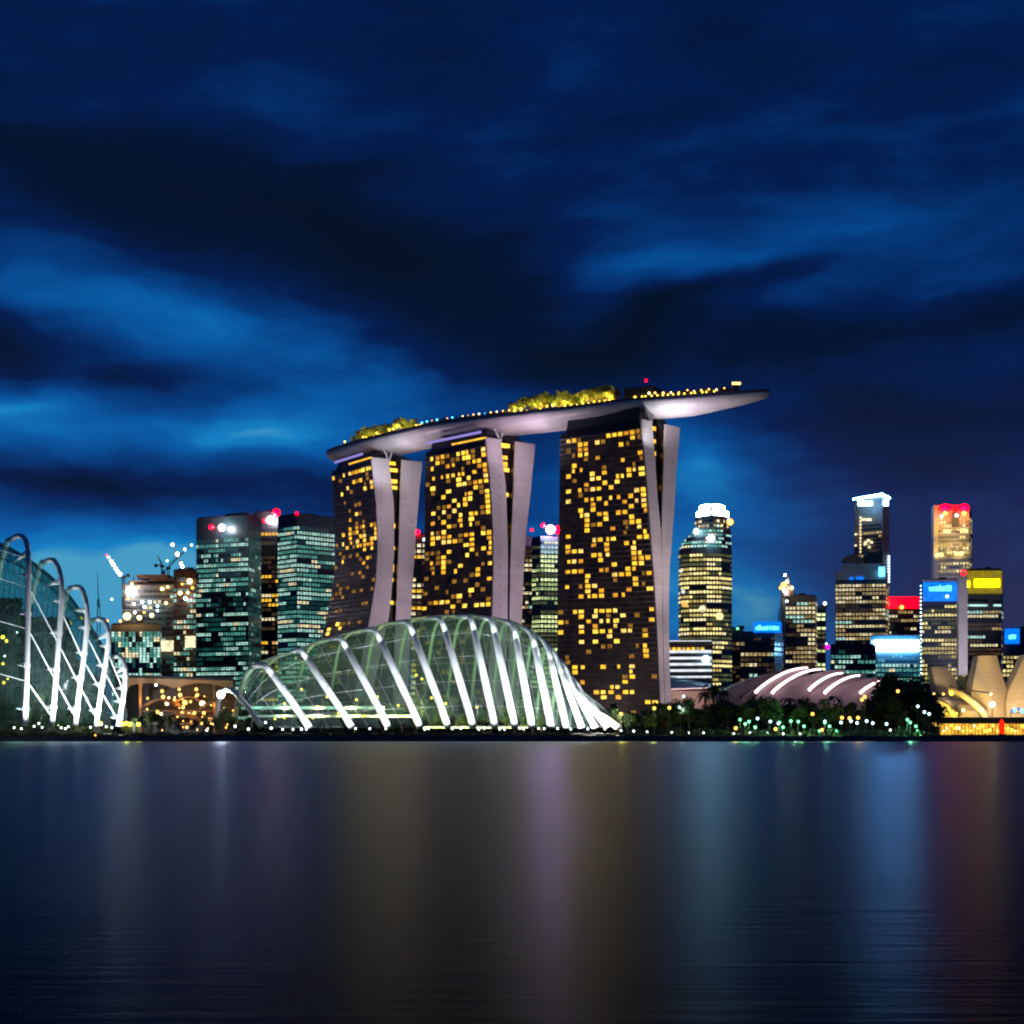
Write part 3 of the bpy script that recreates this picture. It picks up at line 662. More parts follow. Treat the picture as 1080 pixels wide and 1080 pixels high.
# ------------------------------------------------------------------ rooftop deck
DECK = []
def build_deck():
    (c1, u1, n1, _), (c2, u2, n2, _), (c3, u3, n3, _) = HOTEL_C
    uR = Vector((math.cos(R(33)), -math.sin(R(33)), 0))
    pts = [c1 - u1 * 61, c1, c2, c3, c3 + uR * 52, c3 + uR * 104]
    path = cr(pts, 121)
    # arc length and frames
    d = [0]
    for a, b in zip(path, path[1:]): d.append(d[-1] + (b - a).length)
    T = d[-1]; secs = []
    for i, p in enumerate(path):
        t = (path[min(i + 1, 120)] - path[max(i - 1, 0)]).normalized(); nn = Vector((t.y, -t.x, 0))   # towards the reservoir
        s = d[i]; e = T - s
        w = 19.5 * min(1, (max(s, .0) / 15) ** .5 + .06) * min(1, (max(e, 0) / 118) ** .62 + .035)
        dep = 9.6 * min(1, .6 + s / 50) * min(1, .30 + (e / 90) ** .7)
        z = 216.5 - 6.0 * max(0, min(1, (s - 150) / 140)) - 1.0 * max(0, min(1, (90 - e) / 90))
        DECK.append((p, nn, w, z, t))
        sec = []
        for k in range(17):
            a = math.pi * k / 16; cx, sz = math.cos(a), math.sin(a)
            sec.append(p + nn * (w * math.copysign(abs(cx) ** .8, cx)) + Vector((0, 0, z - dep * abs(sz) ** .85)))
        secs.append(sec)
    root = thing('rooftop_deck', 'long boat-shaped sky deck with pale lit belly lying across the three hotel towers', 'sky deck', (c2.x, c2.y, 205))
    mb = MB(); mb.loft(secs); mb.build('hull', M['hull'], root, smooth=True)
    mb = MB(); mb.loft([[p + nn * (w * .985) + Vector((0, 0, z + .004)), p + nn * (w * .985) + Vector((0, 0, z + 1.5)), p + nn * (w * .985 - .3) + Vector((0, 0, z + 1.5)), p + nn * (w * .985 - .3) + Vector((0, 0, z + .004))] for p, nn, w, z, t in DECK])
    mb.loft([[p - nn * (w * .985) + Vector((0, 0, z + .004)), p - nn * (w * .985) + Vector((0, 0, z + 1.5)), p - nn * (w * .985 - .3) + Vector((0, 0, z + 1.5)), p - nn * (w * .985 - .3) + Vector((0, 0, z + .004))] for p, nn, w, z, t in DECK])
    mb.build('parapet', M['dark_steel'], root)
    mb = MB(); mb.loft([[p + nn * (w * .96 - .2) + Vector((0, 0, z + .2)), p - nn * (w * .96 - .2) + Vector((0, 0, z + .2))] for p, nn, w, z, t in DECK], closed=False)
    mb.build('deck_floor', M['deck'], root)
    def dp(px, off):      # deck point that stands at this photo column, off = share of the half width
        return min(((p + nn * (w * off)).xyz + Vector((0, 0, z + .2)) for p, nn, w, z, t in DECK), key=lambda q: abs(proj(q)[0] - px))
    # pool terrace: a long low step with small lights
    for (pa, pb, hh, m_) in ((441, 536, 2.6, 'dark_steel'),):
        mb = MB(); st = [k for k in range(121) if pa < proj(DECK[k][0] + DECK[k][1] * DECK[k][2] * .8)[0] < pb]
        mb.loft([[DECK[k][0] + DECK[k][1] * (DECK[k][2] * .85) + Vector((0, 0, DECK[k][3] + zz)) - DECK[k][1] * yy for yy, zz in ((0, .25), (0, hh + .2), (7, hh + .2), (7, .25))] for k in st])
        mb.build('pool_terrace', M['dark_steel'], root)
    rng = random.Random(5)
    for k in range(56):
        px = rng.uniform(440, 541); q = dp(px, .86) + Vector((0, 0, rng.choice((1.2, 3.2)))); mb = MB(); mb.ball(q, rng.uniform(.3, .75)); mb.build('terrace_light', M[rng.choice(('lantern', 'lantern_pale', 'lantern', 'sign_cyan'))], root, smooth=True)
    # restaurant block and row of round lights
    pv = thing('rooftop_restaurant', 'low restaurant on the sky deck with a row of warm lights', 'restaurant', dp(715, .2))
    for (pa, pb, hh, o0, o1, nm) in ((654, 689, 9.5, .55, -.3, 'plant_room'), (686, 772, 4.6, .55, -.25, 'hall')):
        st = [k for k in range(121) if pa <= proj(DECK[k][0] + DECK[k][1] * DECK[k][2] * o0)[0] <= pb]; mb = MB()
        mb.loft([[DECK[k][0] + DECK[k][1] * (DECK[k][2] * oo) + Vector((0, 0, DECK[k][3] + zz)) for oo, zz in ((o0, .25), (o0, hh), (o1, hh), (o1, .25))] for k in st]); mb.build(nm, M['dark_steel'], pv)
    for k in range(15):
        px = 671 + k * 5.6 + (2 if k > 8 else 0); q = dp(px, .90) + Vector((0, 0, 1.9)); mb = MB(); mb.ball(q, .72 if k else 1.0); mb.build('round_light', M['deck_lamp'], pv, smooth=True)
    for k, px in enumerate((684, 691, 699, 707, 716, 724, 733, 741, 748, 757, 763)):
        q = dp(px, .57) + Vector((0, 0, 3.6 + rng.uniform(-.4, 1.2))); mb = MB(); mb.ball(q, rng.uniform(.5, 1.1)); mb.build('hall_light', M['lantern'if k % 3 else 'lantern_pale'], pv, smooth=True)
    for px, hz in ((650, 8.2), (680.5, 13.2)):
        q = dp(px, .3); mb = MB(); mb.tube([q, q + Vector((0, 0, hz))], .22, 5); mb.build('beacon_mast', M['dark_steel'], pv)
        mb = MB(); mb.ball(q + Vector((0, 0, hz + .6)), .9); mb.build('beacon', M['red_lamp'], pv, smooth=True)
    q = dp(777.5, .5); ks = thing('lookout_kiosk', 'small kiosk with a lit white top near the tip of the sky deck', 'kiosk', q)
    mb = MB(); mb.box(q + Vector((0, 0, 2.6)), (3.4, 2.4, 5.2)); mb.build('cabin', M['dark_steel'], ks)
    mb = MB(); mb.box(q + Vector((0, 0, 6.1)), (5.2, 2.6, 1.4)); mb.build('lit_top', M['lantern'], ks)
    # gardens on the deck
    g1, g2 = 'garden trees on the left end of the sky deck', 'garden trees on the middle of the sky deck'
    protos = {}
    for grp, lab, spec in ((g1, 'small leafy tree in the yellow-lit garden at the sky deck left end', [(373 + k * 1.85, rng.uniform(6.5, 11.5)) for k in range(36)]),
                           (g2, 'small leafy tree in the yellow-lit garden midway along the sky deck', [(540 + k * 2.4, rng.uniform(7, 13)) for k in range(47)])):
        pr = [broad_tree(50 + k, 8, 3.4, lab, grp, 420, .8) for k in range(3)]; us = [[False] for _ in pr]
        for px, hh in spec:
            k = rng.randrange(3); move_first_then_copy(pr[k], us[k], dp(px + rng.uniform(-1, 1), rng.uniform(.35, .8)), rng.uniform(0, 6), hh / 8)
        for k in range(3):
            if not us[k][0]: move_first_then_copy(pr[k], us[k], dp(spec[0][0], .5), 0, 1)
    pr = [broad_tree(60 + k, 8, 3.0, 'low shrub beside the pool terrace between the two deck gardens', 'pool shrubs on the deck', 300, .7) for k in range(2)]; us = [[False], [False]]
    for k in range(20): move_first_then_copy(pr[k % 2], us[k % 2], dp(442 + k * 5.1 + rng.uniform(-2, 2), rng.uniform(.62, .8)), k, rng.uniform(.38, .7))
    for grp, lab, xs in (('deck lamps on the left end', 'small yellow lamp under the trees at the sky deck left end', [357, 364, 370, 378, 387, 391, 397, 402, 409, 412, 419, 424, 428, 438, 374, 383, 394, 405, 415, 433, 360, 353]),
                         ('deck lamps in the middle', 'small yellow lamp under the trees midway along the sky deck', [541, 544, 549, 553, 563, 567, 579, 583, 589, 593, 597, 601, 605, 613, 616, 640, 645, 546, 558, 572, 586, 599, 609, 621, 628, 634])):
        pr = lamp_post(2.6, .62, 'deck_lamp', lab, grp, 'deck_lamp'); us = [False]
        for px in xs: move_first_then_copy(pr, us, dp(px, rng.choice((.9, .88, .6))), 0, rng.uniform(.6, 1.3))
    for xs in ((364, 378, 389, 398, 408, 417, 426, 437), (543, 551, 560, 568, 580, 590, 598, 606, 616, 628, 641)):
        for px in xs:
            q = dp(px, .93); ld = bpy.data.lights.new('garden_uplight', 'POINT'); ld.energy = GARDEN_P * rng.uniform(.5, 1.4); ld.color = (1, .66, .08); ld.shadow_soft_size = .5
            lo = bpy.data.objects.new('garden_uplight', ld); COL.objects.link(lo); lo.location = q + Vector((0, 0, 3.4))
    # floodlights on the tower roofs that wash the belly
    def st(f): return DECK[max(0, min(120, int(round(f * 120))))]
    C = HOTEL_C
    idx = [min(range(121), key=lambda k: (DECK[k][0] - Vector((c.x, c.y, DECK[k][0].z))).length) for c, _, _, _ in C]
    def belly(i0, i1, off, power, col, cone=110):
        p0, nn, w, z, t = DECK[i0]; p1, nn1, w1, z1, _ = DECK[max(0, min(120, i1))]
        a = p0 + nn * (w + off + 14); spot((a.x, a.y, z - 34), (p1.x, p1.y, z1 - 6), power * 1.7, col, cone, .9, 1.5)
    lil = (1, .80, .95)
    a, b, c_ = idx
    step = lambda i, m_: int(i + m_ / T * 120)
    belly(step(a, 42), step(a, 58), 2, BELLY_P, lil); belly(step(b, -42), step(b, -56), 2, BELLY_P * .8, (.9, .9, 1))
    belly(step(b, 42), step(b, 56), 2, BELLY_P, lil); belly(step(c_, -42), step(c_, -54), 2, BELLY_P * 1.1, (1, .72, .95))
    belly(step(c_, 50), step(c_, 60), 2, BELLY_P * .9, (.92, .94, 1), 78); belly(step(c_, 62), step(c_, 92), 2, BELLY_P * 1.4, (1, .8, .98), 90)
BELLY_P = 26000; GARDEN_P = 11000

# ------------------------------------------------------------------ glass domes
def rib_body(path, w, dpt, up=(0, 0, 1)):
    mb = MB(); mb.tube(path, [w * (1.15 - .45 * k / (len(path) - 1)) for k in range(len(path))], 8, 0); return mb
def shell(secs_px, ns, nt, th, name, m, barr, barm, every=(1, 1)):
    secs = [cr([P(*q) for q in s], nt) for s in secs_px]
    grid = []
    for j in range(nt): grid.append(cr([s[j] for s in secs], ns))
    fine = [[grid[j][i] for j in range(nt)] for i in range(ns)]
    mb = MB(); mb.loft(fine, closed=False, caps=False); o = mb.build(name, M[m], th, smooth=True)
    mb = MB()
    for i in range(0, ns, every[0]): mb.tube(fine[i], barr, 4)
    for j in range(0, nt, every[1]): mb.tube([fine[i][j] for i in range(ns)], barr, 4)
    mb.build('glazing_bars', M[barm], th)
    return fine
FEET = [326, 371, 409.5, 443, 472.6, 499, 522, 543, 561, 581, 597, 613, 627, 640, 651]
TOPS = [(283, 705), (318, 687), (360.5, 675), (397, 667), (432, 659.5), (466, 655.5), (497, 654), (519, 657), (542, 663), (562, 673), (578.5, 687), (590, 703), (602, 719), (615, 735), (631, 751)]
RIDGE = [(240, 727), (256, 722), (269, 703), (285, 695.5), (318, 682.5), (360, 670), (397, 660.5), (432, 652.8), (466, 649.8), (497, 649), (519, 651.3), (542, 656.5), (562, 666), (578, 679), (590, 694), (602, 711), (615, 729), (631, 748), (652, 767)]
def ridge(x):
    for (a, ya), (b, yb) in zip(RIDGE, RIDGE[1:]):
        if a <= x <= b: return ya + (yb - ya) * (x - a) / (b - a)
    return RIDGE[0][1]
def build_dome():
    root = thing('glass_dome', 'long low glass greenhouse dome with white arching ribs, floodlit beside the water', 'greenhouse', P(460, 775, 540) * 1.0)
    DF = 512; shell_secs = []
    ribs = []
    for i, (fx, (tx, ty)) in enumerate(zip(FEET, TOPS)):
        k = i / 14; hgt = 767 - ty; dpp = 90 * (hgt / 115) + 8
        sw = 34 - 14 * max(0, (i - 6) / 8)
        if i == 0: over = [(277, 701.5), (268, 703), (260, 711), (256, 722)]; back = (246, 767)
        else:
            over = [(tx - sw * .25, ridge(tx - sw * .25) + 1.2), (tx - sw * .55, ridge(tx - sw * .55) + .6), (tx - sw * .85, ridge(tx - sw * .85) + 1.0), (tx - sw * 1.15, ridge(tx - sw * 1.15) + hgt * .13)]; back = (tx - sw * 1.55, 767)
        ds = [.36, .48, .60, .72]
        L = lambda f: (fx + (tx - fx) * f ** 1.04, 767 + (ty - 767) * f)
        pts = [(*L(0), DF), (*L(.35), DF + dpp * .07), (*L(.72), DF + dpp * .16), (*L(1), DF + dpp * .27)]
        pts += [(x, y, DF + dpp * d_) for (x, y), d_ in zip(over, ds)] + [((over[-1][0] + back[0]) / 2 - 1, (over[-1][1] + 767) / 2, DF + dpp * .88), (*back, DF + dpp)]
        ribs.append(pts)
        sp = [(p[0] - 2.5 + (0 if j < 4 else 1.0), 767 - (767 - p[1]) * (.955 if j < 3 else .985 if j < 4 else 1.006), p[2] + 5 - (0 if j < 5 else 7)) for j, p in enumerate(pts)]
        shell_secs.append(sp)
    # closing sections at both ends
    first = [(x * .35 + 250 * .65, 767 - (767 - y) * .55, d_) for x, y, d_ in shell_secs[0]]
    last = [(656, 767 - (767 - y) * .12, DF + 4 + (d_ - DF) * .6) for x, y, d_ in shell_secs[-1]]
    shell([first] + shell_secs + [last], 65, 29, root, 'glass_shell', 'dome_glass', .075, 'steel', (2, 2))
    hgts = [767 - t_[1] for t_ in TOPS]
    for i, pts in enumerate(ribs):
        path = cr([P(*p) for p in pts], 34); w = (1.05 if i < 10 else .95)
        mb = MB(); mb.tube(path, [w * (1.08 - (.62 if i else .2) * min(1, max(0, (k - 6) / 12))) for k in range(34)], 8, 0)
        rb = mb.build('rib', M['white_steel'], root, smooth=True)
        # short V braces from the rib to the shell below it
        mb = MB(); q = cr([P(*p) for p in shell_secs[i]], 34)
        for k in range(7, 24, 2):
            mb.tube([path[k], q[k + 1]], .16, 5); mb.tube([path[k], q[k - 1]], .16, 5)
        mb.build('brace', M['white_steel'], rb)
        # an added fill lamp on an invented outrigger washes the crest of the rib
        a_ = path[10]; b_ = a_ + Vector((-.4, -5.0, -.4)); mb = MB(); mb.tube([a_, b_], .07, 5); mb.box(b_, (.35, .35, .3)); mb.build('added_lamp_arm', M['white_steel'], rb)
        spot(b_ + Vector((0, .25, .25)), path[17], CREST_P * (.35 + .65 * hgts[i] / 115), (.86, 1, .97), 120, .9, .3)
    # an extra short rib at the left end
    path = cr([P(*p) for p in ((276, 767, 514), (266, 752, 515), (256, 739, 518), (248, 731, 521), (241, 727.5, 525), (235, 730, 531), (231, 740, 538), (228, 767, 545))], 22)
    mb = MB(); mb.tube(path, .8, 8); mb.build('rib', M['white_steel'], root, smooth=True)
    # plinth and inner terrace
    mb = MB(); mb.prism([PX(240, 517), PX(652, 517), PX(600, 590), PX(250, 585)], GZ + .004, GZ + .9); mb.build('plinth', M['concrete'], root)
    mb = MB(); mb.prism([PX(262, 530), PX(440, 534), PX(430, 560), PX(268, 560)], GZ + 5.8, GZ + 6.5); mb.prism([PX(440, 540), PX(560, 540), PX(540, 560), PX(440, 562)], GZ + 2.4, GZ + 3); mb.build('terrace', M['white_steel'], root)
    mb = MB(); a, b = P(264, 748, 529), P(405, 748, 532.5); mb.hexa([a, b, b + Vector((0, .2, 0)), a + Vector((0, .2, 0)), a + Vector((0, 0, .9)), b + Vector((0, 0, .9)), b + Vector((0, .2, .9)), a + Vector((0, .2, .9))]); mb.build('terrace_light', M['t_hi'], root)
    for fx, (tx, ty) in zip(FEET, TOPS):
        h = ZT(ty, 530)
        spot(P(fx + 3, 768, 503), P(fx + (tx - fx) * .35, 767 + (ty - 767) * .35, DF + 4), RIB_P * (.5 + .5 * h / 36), (.93, .97, 1), 70, .7, .4)
        if h > 14: spot(P(fx - 6, 768, 500), P(tx, ty, DF + 24), RIB_P * 2.6 * h / 36, (.86, .97, 1), 30, .8, .4)
    spot(P(300, 766, 505), P(262, 708, 530), RIB_P * 2.2, (.93, .97, 1), 40, .8, .4)
    for px, pw in ((300, .35), (335, .6), (370, .8), (405, 1), (440, 1), (475, 1), (510, 1), (545, .8), (580, .6)):
        spot(Vector((*PX(px, 527), GZ + 8.5)), Vector((*PX(px, 566), GZ + 13)), DOME_P * pw, random.Random(px).choice(((1, .9, .35), (.7, 1, .5), (1, .95, .6))), 105, .8, .6)
    # plants and lamps inside
    rng = random.Random(21); lab = 'leafy tree lit from below inside the glass dome'; pr = [broad_tree(80 + k, 10, 4.4, lab, 'trees inside the glass dome', 650, .8) for k in range(3)]; us = [[False] for _ in pr]
    for k in range(26):
        px = 285 + k * 11.6 + rng.uniform(-5, 5); D = rng.uniform(540, 572); t_ = min(1, (px - 262) / 150, (640 - px) / 120)
        hh = max(3.5, rng.uniform(5, 14) * t_); q = Vector((*PX(px, D), GZ + .9)); v = rng.randrange(3); move_first_then_copy(pr[v], us[v], q, rng.uniform(0, 6), hh / 10)
    for v in range(3):
        if not us[v][0]: move_first_then_copy(pr[v], us[v], Vector((*PX(420, 560), GZ + .9)), 0, 1)
    pr = lamp_post(3.2, .40, 'y_lamp', 'warm lamp glowing among the plants inside the glass dome', 'lamps inside the glass dome', 'garden_lamp'); us = [False]
    for (px, py) in ((318, 727), (340, 722), (345, 735), (300, 742), (376, 738), (398, 735), (420, 744), (439, 712), (445, 716), (455, 736), (470, 742), (490, 730), (503, 746), (357, 752), (330, 757), (290, 758), (318, 760), (384, 755), (300, 757), (515, 740), (540, 748)):
        D = rng.uniform(527, 536); q = P(px, py, D); k_ = max(.3, (q.z - GZ - .9) / 3.2); c = move_first_then_copy(pr, us, (q.x, q.y, GZ + .9), 0, 1)
        for ch in c.children:
            if ch.name.startswith('post'): ch.scale = (1, 1, k_)
            else: ch.location = (0, 0, 3.2 * k_ - 3.2)
RIB_P = 34000; DOME_P = 34000; CREST_P = 2600

ARCH = [
 [(26.5, 766, 0), (28.2, 720, .6), (29.6, 650, 1.2), (30, 600, 2), (28.5, 574, 4), (23.5, 566, 7), (18, 565.5, 10), (12, 569, 14), (6, 577, 19), (-5, 640, 46), (-10, 766, 62)],
 [(55, 766, 7), (58.8, 720, 7.6), (62.5, 670, 8.4), (65, 628, 9.4), (63.8, 606, 11), (58.5, 593, 14), (53.5, 590.5, 17), (47.5, 593, 21), (42, 599.5, 26), (30, 660, 52), (24, 766, 66)],
 [(79.5, 766, 14), (84, 725, 14.6), (89, 690, 15.4), (92, 657, 16.4), (91.2, 637, 18), (87, 622.5, 21), (82, 619, 24), (76.5, 620.5, 28), (71, 626, 33), (60, 680, 56), (54, 766, 70)],
 [(101.5, 766, 21), (106.5, 730, 21.6), (111, 703, 22.4), (114.5, 678, 23.4), (114, 664, 25), (110.5, 655.5, 28), (106, 653, 31), (100.5, 654, 35), (95, 659, 39), (86, 700, 58), (80, 766, 72)],
 [(124.5, 766, 28), (128.5, 745, 28.6), (131.3, 727, 29.2), (132.3, 711, 30), (131, 700, 31.5), (127.5, 693.5, 34), (124, 692, 37), (120, 693, 41), (116.5, 697, 44), (110, 725, 60), (106, 766, 72)]]
def build_forest():
    root = thing('forest_dome', 'tall dark glass dome with white hooped ribs at the left edge', 'greenhouse', P(20, 775, 540))
    D0 = 503; ins = []
    for a in ARCH:
        s = []
        for j, (x, y, d_) in enumerate(a):
            if j <= 3: s.append((x - 10.5 + 1.0 * j * .4, y, D0 + d_ + 7))
            elif j == 4: s.append(((x - 10) * .55 + a[8][0] * .45, a[8][1] + 16, D0 + d_ + 9))
            elif j == 5: s.append((a[8][0] * .7 + (x - 8) * .3, a[8][1] + 6, D0 + a[8][2] - 7))
            elif j == 6: s.append((a[8][0] + 1, a[8][1] + 1.5, D0 + a[8][2] - 3))
            elif j == 7: s.append((a[8][0], a[8][1], D0 + a[8][2]))
            elif j == 8: s.append((a[8][0] - 1.5, a[8][1] + 3, D0 + a[8][2] + 7))
            else: s.append((x + 1, y, D0 + d_ - 4))
        ins.append(s)
    def left(dx, dy, dd):
        return [(x - dx, 766 - (766 - y) * dy, d_ - dd) for x, y, d_ in ins[0]]
    secs = [left(330, .98, 20), left(230, 1.05, 10), left(140, 1.10, 2), left(70, 1.075, -2), left(33, 1.05, 0)] + ins
    e = [(134, 766 - (766 - y) * .25, d_) for x, y, d_ in ins[-1]]
    secs.append(e)
    shell(secs, 61, 33, root, 'glass_shell', 'forest_glass', .08, 'dark_steel')
    paths = []
    for a, s in zip(ARCH, ins):
        path = cr([P(x, y, D0 + d_) for x, y, d_ in a], 40); paths.append(path)
        mb = MB(); mb.tube(path, [.78] * 40, 8); rb = mb.build('rib', M['white_steel'], root, smooth=True)
        q = cr([P(*p) for p in s], 40); mb = MB()
        for k in range(2, 15, 3):      # tapering fins between rib and glass
            b = path[k]; g = q[k] if k < 12 else q[k + 1]; mb.tube([b + Vector((0, 0, -.2)), b.lerp(g, .35) + Vector((0, 0, .15)), g], [1.1, .7, .14], 6)
        mb.build('fin', M['white_steel'], rb)
    # tie rods running down from rib to rib
    for i in range(len(paths) - 1):
        mb = MB()
        for k in (4, 7, 10): mb.tube([paths[i][k] + Vector((0, .3, 0)), paths[i + 1][max(0, k - 3)] + Vector((0, .3, 0))], .17, 5)
        mb.build('tie_rod', M['white_steel'], root)
    mb = MB()
    for k in (4, 7, 10, 13): mb.tube([paths[0][k], paths[0][k] + Vector((-9.8, -1, 2.8)), paths[0][k] + Vector((-30, -3, 8.0))], .15, 5)
    mb.build('tie_rod', M['white_steel'], root)
    mb = MB(); mb.prism([PX(-300, 500), PX(134, 534), PX(120, 590), PX(-300, 600)], GZ + .005, GZ + .8); mb.build('plinth', M['concrete'], root)
    for a in ARCH:
        h = (766 - a[5][1]) / F * 515
        spot(P(a[0][0] + 5, 768, D0 + a[0][2] - 8), P(a[2][0], a[2][1] + 20, D0 + a[2][2]), FOR_P * (.35 + .65 * h / 57), (.9, .96, 1), 112, .7, .4)
        spot(P(a[0][0] - 5, 767, D0 + a[0][2] + 5), P(a[2][0] - 6, a[2][1] + 10, D0 + a[2][2] + 4), FOR_P * .35, (.5, .95, 1), 60, .7, .4)
    # planted mountain inside
    mo = thing('planted_mountain', 'steep planted mountain behind the glass of the tall dome', 'mountain garden', P(-30, 775, 545))
    rng = random.Random(4)
    mounds = ((-8, 547, 17, 43), (46, 551, 15, 37), (86, 556, 9.5, 19), (-75, 548, 18, 46)); mb = MB(); mp_ = MB()
    for (mx, mD, mr, mh) in mounds:
        secs_ = []
        for k in range(7):
            f = k / 6; r = mr * (1 - .5 * f); z = GZ + .85 + mh * f; c = Vector((*PX(mx, mD), z))
            secs_.append([c + Vector((math.cos(6.283 * j / 14), .75 * math.sin(6.283 * j / 14), 0)) * r * rng.uniform(.85, 1.12) for j in range(14)])
        mb.loft(secs_)
        for k in range(1700):
            f = rng.random(); a = rng.uniform(0, 6.28); r = mr * 1.04 * (1 - .5 * f); p = Vector((*PX(mx, mD), GZ + .85 + mh * f)) + Vector((math.cos(a) * r, math.sin(a) * r * .75, 0))
            d1 = Vector((rng.gauss(0, 1), rng.gauss(0, 1), rng.gauss(0, 1))).normalized(); d2 = d1.orthogonal().normalized(); s_ = rng.uniform(.4, 1.3)
            mp_.face([p - d1 * s_, p + d2 * s_ * .6, p + d1 * s_, p - d2 * s_ * .6], rng.randrange(3))
    mb.build('rock', M['stone'], mo); mp_.build('planting', LEAVES, mo)
    for px, zz, D_, pw in ((-6, 24, 523, 1500), (14, 8, 524, 1300), (52, 14, 530, 900), (76, 6, 536, 900)):  # added fill lights that make the mountain visible
        ld = bpy.data.lights.new('mountain_fill', 'POINT'); ld.energy = pw; ld.color = (.75, 1, .7); ld.shadow_soft_size = 1.5
        lo = bpy.data.objects.new('mountain_fill', ld); COL.objects.link(lo); lo.location = (*PX(px, D_), GZ + zz)
    for (px, py, r, m_) in ((3, 672, .55, 'y_lamp'), (7, 676, .45, 'y_lamp'), (3, 700, .4, 'y_lamp'), (5, 692, .25, 'w_lamp'), (4, 720, .4, 'y_lamp'), (18, 667, .2, 'w_lamp'), (8, 716, .3, 'y_lamp')):
        lamp_ball(mo, px, py, 528, r, m_, 'lamp')
    g = thing('garden_mast', 'tall lamp mast with two yellow floodlights seen behind the hooped glass dome', 'lamp mast', P(72, 775, 585))
    mb = MB(); mb.tube([Vector((*PX(72, 585), GZ)), P(72, 655, 585)], .25, 6); mb.tube([P(71, 657, 585), P(86, 652, 585)], .18, 5); mb.build('post', M['dark_steel'], g)
    lamp_ball(g, 72, 657, 584.2, .95, 'y_lamp'); lamp_ball(g, 86, 652, 584.2, .5, 'y_lamp')
FOR_P = 46000
